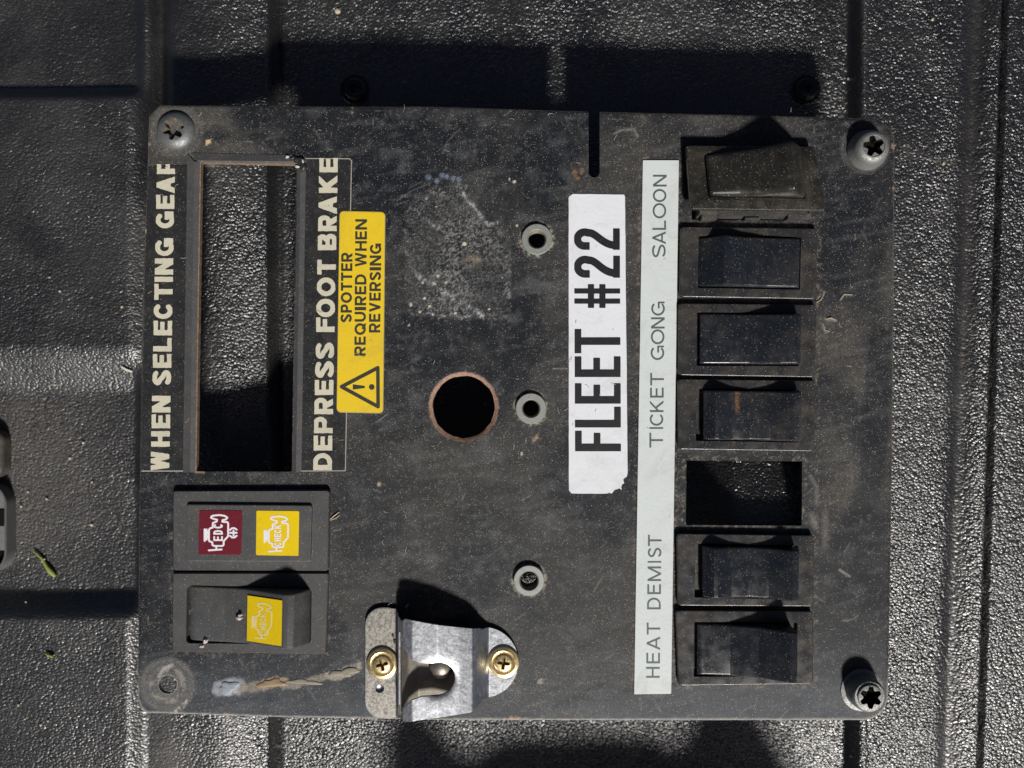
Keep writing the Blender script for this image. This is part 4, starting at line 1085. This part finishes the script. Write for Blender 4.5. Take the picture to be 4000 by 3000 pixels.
# threaded spacers
for k, c in enumerate(SPACER):
    r_in = [3.3, 3.2, 3.4][k]
    h = [1.4, 1.4, 1.8][k]
    R1 = [circ(*c, 5.55, -.1), circ(*c, 5.6, h - .35), circ(*c, 5.3, h), circ(*c, r_in + .25, h), circ(*c, r_in, h - .25)]
    V1, P1 = loft(R1, False, False)
    th = [circ(*c, r_in, h - .25)]
    z = h - .35
    while z > -8: th += [circ(*c, r_in - .28, z - .22), circ(*c, r_in, z - .44)]; z -= .5
    th += [circ(*c, r_in - .1, -8.3), circ(*c, 4.1, -8.3), circ(*c, 4.1, -2.5)]
    V2, P2 = loft(th, False, False)
    V, P, idx = merge((V1, P1), (V2, P2))
    mesh('threaded_spacer', V, P, [M['steel'], M['steel_wall']], panel, 40, label=['zinc spacer above the others, left of the digits 22', 'middle zinc spacer beside the large round hole', 'lowest zinc spacer, nearest the metal bracket'][k], matidx=idx)

# dried glue smear with some thickness
for a_, mt in [((893, 2685, 44, 22, .42, 31), 'glue_white'), ((1062, 2669, 46, 20, .38, 32), 'glue_brown'), ((1185, 2664, 62, 11, .26, 33), 'glue_beige'), ((1345, 2627, 58, 17, .40, 34), 'glue_beige')]:
    if mt not in M: M[mt] = m_print(mt, {'glue_white': (.24, .27, .31), 'glue_brown': (.26, .18, .11), 'glue_beige': (.22, .195, .155)}[mt], (.06, .055, .05), .5, .8, .9)
    V, P = lump(*a_, n=40, amp=.55); mesh('glue_smear', V, P, M[mt], panel, 70)

# ---------------------------------------------------------------- sprung metal bracket
XU = lambda x: x * K + 2000; YV = lambda y: 1500 - y * K
xs, ys, X, Y = grid(*[px(1415, 0)[0], px(2045, 0)[0]], px(0, 2830)[1], px(0, 2350)[1], .3)
def rrect(X, Y, x0, y0, x1, y1, r):   # px coordinates
    a = px(x0, y1); b = px(x1, y0); r = r / K
    return sd_rect(X, Y, a[0] + r, a[1] + r, b[0] - r, b[1] - r) - r
fl_ = rrect(X, Y, 1430, 2370, 1580, 2800, 66)
fl_ = np.maximum(fl_, X - px(1573, 0)[0])
hump = sd_poly(X, Y, pts([(1560, 2385), (1580, 2398), (1600, 2384), (1858, 2434), (1880, 2440), (1880, 2725), (1845, 2750), (1700, 2757), (1600, 2772), (1572, 2770), (1560, 2790)]))
tab = sd_circ(X, Y, px(1888, 2582), 137 / K)
body = np.minimum.reduce([fl_, hump, tab])
hole = np.minimum.reduce([sd_circ(X, Y, px(1722, 2612), 62 / K), sd_poly(X, Y, pts([(1579, 2470), (1598, 2500), (1622, 2535), (1660, 2550), (1722, 2550), (1722, 2674), (1660, 2676), (1622, 2690), (1598, 2715), (1579, 2745)]))])
dimple = sd_circ(X, Y, px(1486, 2685), 17 / K)
Fb = np.maximum.reduce([body, -hole, -dimple])
def zbr(x, y):
    u = XU(x)
    z = np.interp(u, [1400, 1545, 1556, 1565, 1590, 1625, 1720, 1800, 1850, 1862, 1905, 1912, 2050], [1.5, 1.5, 1.9, 6.5, 11.6, 12.2, 11.8, 9.6, 8.0, 7.0, 1.9, 1.6, 1.5])
    # stamped flare towards the slot
    q = sd_circ(x, y, px(1722, 2612), 62 / K)
    z = z - .45 * np.exp(-np.clip(q, 0, 99) / 1.0) * (u > 1600)
    return z
V, P = sheet(Fb, xs, ys, zbr, 1.1)
cu = XU(V[:, 0])
br = mesh('metal_bracket', V, P, M['chrome'], panel, 35, label='worn chromed bracket with a keyhole slot, held by two brass coloured screws')
xs2, ys2, X2, Y2 = grid(px(1428, 0)[0], px(1560, 0)[0], px(0, 2800)[1], px(0, 2372)[1], .35)
# flange skin: browner nickel over the left flange
Fs = np.maximum(rrect(X2, Y2, 1433, 2373, 1600, 2797, 63), X2 - px(1551, 0)[0]); Fs = np.maximum(Fs, -sd_circ(X2, Y2, px(1486, 2685), 17 / K))
V, P = sheet(Fs, xs2, ys2, 1.6, .3)
mesh('bracket_flange', V, P, M['chrome_brown'], br, 35)
# lower tongue with its ball
xs3, ys3, X3, Y3 = grid(px(1560, 0)[0], px(1830, 0)[0], px(0, 2770)[1], px(0, 2430)[1], .35)
cb = px(1722, 2606, 4)
V, P = sheet(rrect(X3, Y3, 1567, 2440, 1822, 2765, 20), xs3, ys3,
             lambda x, y: np.interp(XU(x), [1560, 1575, 1600, 1640, 1830], [9.5, 8.2, 5.4, 3.6, 3.2]), 1.0)
mesh('bracket_tongue', V, P, M['nickel_dark'], br, 50)
rb = 4.5
V, P = loft([circ(*cb, rb * math.cos(R_(a)), 3.0 + 3.4 * math.sin(R_(a)), 32) for a in (0, 20, 40, 55, 70, 80, 88)], False, True)
mesh('detent_ball', V, P, M['nickel_dark'], br, 80)
V, P = loft([circ(*px(1486, 2685), 1.7, 1.2, 24), circ(*px(1486, 2685), 1.2, .7, 24), circ(*px(1486, 2685), .3, .5, 24)][::-1], True, False)
mesh('dimple', V, P, M['chrome'], br, 80)
# bright folded rim at the wall
V, P, _ = merge(box(*px(1558, 2748, 7), 2.0, *px(1571, 2462, 7), 8.6, .35))
mesh('folded_rim', V, P, M['chrome'], br, 50)
def brass(cx, cy, z0, label, rot):
    c = px(cx, cy, z0 + 1)
    fn = cross_fn(.26)
    n = 72
    R1 = [circ(*c, 5.7, z0, n), circ(*c, 5.8, z0 + .5, n), circ(*c, 5.4, z0 + 1.1, n), circ(*c, 4.3, z0 + 1.5, n), circ(*c, 3.85, z0 + 1.35, n), circ(*c, 3.7, z0 + 1.0, n), circ(*c, 3.55, z0 + 1.25, n),
          circ(*c, 3.2, z0 + 1.75, n), circ(*c, 2.75, z0 + 2.0, n), circ(*c, 2.3, z0 + 2.05, n, fn, rot)]
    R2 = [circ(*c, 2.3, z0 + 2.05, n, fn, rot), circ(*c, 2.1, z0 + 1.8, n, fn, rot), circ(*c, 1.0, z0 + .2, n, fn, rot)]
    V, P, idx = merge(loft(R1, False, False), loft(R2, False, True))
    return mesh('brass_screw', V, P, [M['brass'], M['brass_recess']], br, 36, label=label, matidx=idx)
brass(1493, 2593, 1.6, 'brass coloured cross screw in the left flange of the bracket', .25)
brass(1967, 2588, 1.5, 'brass coloured cross screw in the rounded right tab of the bracket', -.12)
for a_ in ((1543, 2500, 7, 11, 2.3, 21), (1537, 2478, 7, 12, 2.1, 22), (2005, 2662, 8, 12, .6, 24)):
    V, P = lump(*a_); mesh('rust_crust', V, P, M['rust'], br, 60)

# ================================================================ things around
def ground_z(x, y): return float(liner_height(np.array([[x]]), np.array([[y]]))[0, 0])
def gpx(a, b):
    z = -36.0
    for _ in range(4): X0, Y0 = px(a, b, z); z = ground_z(X0, Y0)
    return X0, Y0, z
for (a, b, lab) in [(1388, 352, 'glossy black round screw head in the shade above the brake lettering'), (3146, 352, 'glossy black round screw head at the right end of the panel shadow')]:
    x0, y0, z0 = gpx(a, b)
    e = empty('liner_screw', (x0, y0, z0), lab, 'screw', 'black screws fixing the liner')
    V, P = loft([circ(x0, y0, 6.2, z0 - .8), circ(x0, y0, 6.2, z0 + .3), circ(x0, y0, 5.8, z0 + .7), circ(x0, y0, 5.2, z0 + .75)])
    mesh('washer', V, P, M['black_gloss'], e, 40)
    fn = cross_fn(.24)
    V1, P1 = loft([circ(x0, y0, 4.9, z0 + .6, 64), circ(x0, y0, 4.8, z0 + 1.6, 64), circ(x0, y0, 4.2, z0 + 2.6, 64), circ(x0, y0, 3.2, z0 + 3.1, 64), circ(x0, y0, 2.1, z0 + 3.3, 64, fn), circ(x0, y0, 1.0, z0 + 1.9, 64, fn)])
    mesh('screw_head', V1, P1, M['black_gloss'], e, 40)

# metal fitting that pokes in at the left
x1 = px(66, 0, -36)[0]; yb = px(0, 2235, -34)[1]; yt = px(0, 1878, -34)[1]; x0 = x1 - 62
e = empty('metal_fitting', ((x0 + x1) / 2, (yb + yt) / 2, -37), 'grey rimmed metal fitting with silvery inside cut by the left edge of the picture', 'fitting')
c = [(x0, yt), (x1, yt), (x1, yb), (x0, yb)]
V, P = loft([quadring(c, 9, 0, -37.5, 8), quadring(c, 9, .1, -29.4, 8), quadring(c, 9, .3, -29, 8), quadring(c, 9, 1.0, -29, 8), quadring(c, 9, 1.1, -29.3, 8), quadring(c, 9, 1.2, -34.5, 8)], True, False)
mesh('case_rim', V, P, M['grey_case'], e, 40)
ci = [(x0 + 1, yt - 1), (x1 - 1, yt - 1), (x1 - 1, yb + 1), (x0 + 1, yb + 1)]
V, P = loft([quadring(ci, 8, .2, -35.6, 8), quadring(ci, 8, .2, -33.2, 8)])
mesh('inner_plate', V, P, M['alu'], e, 40)
for (ya, yb2) in [(1994, 2058), (2160, 2215)]:
    a = px(-120, yb2, -31); b = px(20, ya, -31)
    V, P = loft([quadring([(a[0], b[1]), (b[0], b[1]), (b[0], a[1]), (a[0], a[1])], 1.5, 0, -34, 4), quadring([(a[0], b[1]), (b[0], b[1]), (b[0], a[1]), (a[0], a[1])], 1.5, 0, -32.6, 4), quadring([(a[0], b[1]), (b[0], b[1]), (b[0], a[1]), (a[0], a[1])], 1.5, .6, -32.5, 4)])
    mesh('dark_insert', V, P, M['dark_recess'], e, 40)  # near-black blocks standing in for the shade inside two holes
xk = px(36, 0, -34)[0]; ya = px(0, 1868, -34)[1]; yc = px(0, 1672, -34)[1]
c = [(xk - 50, yc), (xk, yc), (xk, ya), (xk - 50, ya)]
V, P = loft([quadring(c, 5, 0, -38, 6), quadring(c, 5, 0, -31.5, 6), quadring(c, 5, .8, -30.2, 6), quadring(c, 5, 2.2, -29.8, 6), quadring(c, 5, 3.2, -30.6, 6)])
o = mesh('plastic_block', V, P, M['brown_case'], None, 50)
tag(o, 'dark brown rounded plastic block at the left edge, just above the grey metal fitting', 'block')

# plant bits and fibres on the liner
def g3(a, b, dz): x, y, z = gpx(a, b); return (x, y, z + dz)
e = empty('grass_sprig', g3(180, 2200, 0), 'small green and yellow grass sprig lying on the liner beside the metal fitting', 'grass sprig')
V, P = tube([g3(136, 2150, .9), g3(152, 2163, 1.2), g3(170, 2180, 1.1), g3(190, 2212, 1.3), g3(205, 2232, 1.2), g3(221, 2250, .9)], [.28, .45, .6, .8, 1.15, .7], 7)
mesh('stem', V, P, M['leaf'], e, 60)
V, P = tube([g3(176, 2184, 1.2), g3(186, 2180, 1.7)], [.4, .1], 5); mesh('side_shoot', V, P, M['residue'], e, 60)
V, P = tube([g3(180, 2548, .9), g3(195, 2556, 1.1), g3(212, 2562, .9)], [.25, .55, .8], 6)
tag(mesh('grass_fragment', V, P, M['leaf'], None, 60), 'tiny pale green grass fragment at the lower left of the liner', 'grass fragment')
V, P = tube([g3(478, 1432, .9), g3(500, 1444, 1.3), g3(521, 1452, 1.0)], [.5, .6, .5], 6)
tag(mesh('white_bristle', V, P, M['residue'], None, 60), 'short white bristle on the liner just left of the panel', 'bristle')
def bit(cx, cy, z, r, seed, n=7):
    r0 = np.random.default_rng(seed); rs = []
    a = r0.random(n) * .6 + .7
    for s, h in ((.7, -.3), (1, .2), (.6, .8)):
        t = np.arange(n) / n * 2 * PI
        rs.append(np.column_stack([cx + r * s * a * np.cos(t), cy + r * s * a * np.sin(t), np.full(n, z + h * r)]))
    return loft(rs)
L = []
known = [(328, 1728, .85), (275, 1790, .8), (362, 1882, .8), (185, 1948, .95), (360, 2050, .9), (84, 1978, .8), (112, 1920, .7), (478, 1200, .9), (196, 1084, .6), (236, 1137, .7), (215, 1503, .8),
         (75, 2752, .9), (190, 2815, .8), (160, 2830, .6), (1320, 46, 1.6), (2072, 2918, .8), (2655, 2955, .9), (3310, 310, .8), (3640, 78, .9), (3830, 520, .8), (3530, 570, .8), (3682, 640, 1.0), (2455, 2860, .7), (2820, 2905, .8)]
for k, (a, b, r) in enumerate(known):
    x, y, z = gpx(a, b); L.append(bit(x, y, z + .4, r * .72, k))
for k in range(120):
    x, y, z = gpx(random.uniform(-50, 4050), random.uniform(-50, 3050)); L.append(bit(x, y, z + .4, random.uniform(.12, .38), 100 + k))
V, P, _ = merge(*L)
tag(mesh('crumbs', V, P, M['crumb'], None, 60), 'scattered pale crumbs and grit on the liner', 'crumbs', None, 'stuff')
# lint and grit lying on the panel (moves with it)
L = []
def z_on(a, b):
    if 2640 < a < 3195 and 885 < b < 1764 or 2640 < a < 3180 and 2084 < b < 2676: return None
    if 670 < a < 1290 and 1914 < b < 2557: return None
    if 760 < a < 1160 and 630 < b < 1846: return None
    if 2670 < a < 3240 and 540 < b < 880 or 2675 < a < 3140 and 1795 < b < 2060: return None
    if 1425 < a < 2040 and 2360 < b < 2810: return None
    if math.hypot(a - 1811, b - 1590) < 150 or abs(a - 2320) < 30 and b < 710: return None
    return .18
for k in range(130):
    a = random.uniform(570, 3460); b = random.uniform(430, 2790); z = z_on(a, b)
    if z is None: continue
    th = random.uniform(0, 2 * PI); l = random.uniform(8, 34); cv = random.uniform(-1.2, 1.2)
    P3 = []
    for s in range(5):
        P3.append((*px(a, b), z + .5 + .12 * math.sin(s))); th += cv * .4; a += math.cos(th) * l / 5; b += math.sin(th) * l / 5
    L.append(tube(P3, random.uniform(.045, .075), 4))
V, P, _ = merge(*L); mesh('lint', V, P, M['lint'], panel, None, kind='stuff')
L = []
for k in range(420):
    a = random.uniform(560, 3470); b = random.uniform(430, 2790); z = z_on(a, b)
    if z is None: continue
    L.append(bit(*px(a, b), .1, random.uniform(.09, .2), 500 + k, 5))
for k in range(170):     # dirt caught beside the switches and along the strip
    b = random.uniform(880, 2700); a = lin(627, 2655, 2708, 2630)(b) + random.gauss(0, 5)
    L.append(bit(*px(a, b), .45, random.uniform(.08, .24), 1500 + k, 5))
for k in range(90):
    b = random.uniform(640, 2700); a = lin(627, 2507, 2708, 2473)(b) + random.gauss(0, 2)
    L.append(bit(*px(a, b), .15, random.uniform(.1, .18), 1800 + k, 5))
V, P, _ = merge(*L); M['grit'] = m_plastic('brown_grit', (.17, .12, .085), .2, .8, .2)
mesh('grit', V, P, M['grit'], panel, None, kind='stuff')
for k, (pl, r) in enumerate([([(3187, 1183), (3205, 1172), (3218, 1148)], .28), ([(3280, 1172), (3296, 1150), (3326, 1152)], .28), ([(3212, 1262), (3222, 1290), (3240, 1296)], .22), ([(3228, 1246), (3246, 1242), (3264, 1252)], .35),
                ([(1290, 2028), (1305, 2015), (1325, 2000)], .4), ([(1290, 2032), (1312, 2024), (1328, 2012)], .3), ([(1590, 2375), (1586, 2368), (1598, 2358)], .6)]):
    V, P = tube([(*px(a, b), .45) for a, b in pl], [r * .4, r * .62, r * .35], 6)
    mesh('fibre', V, P, M['crumb'], panel, 60)
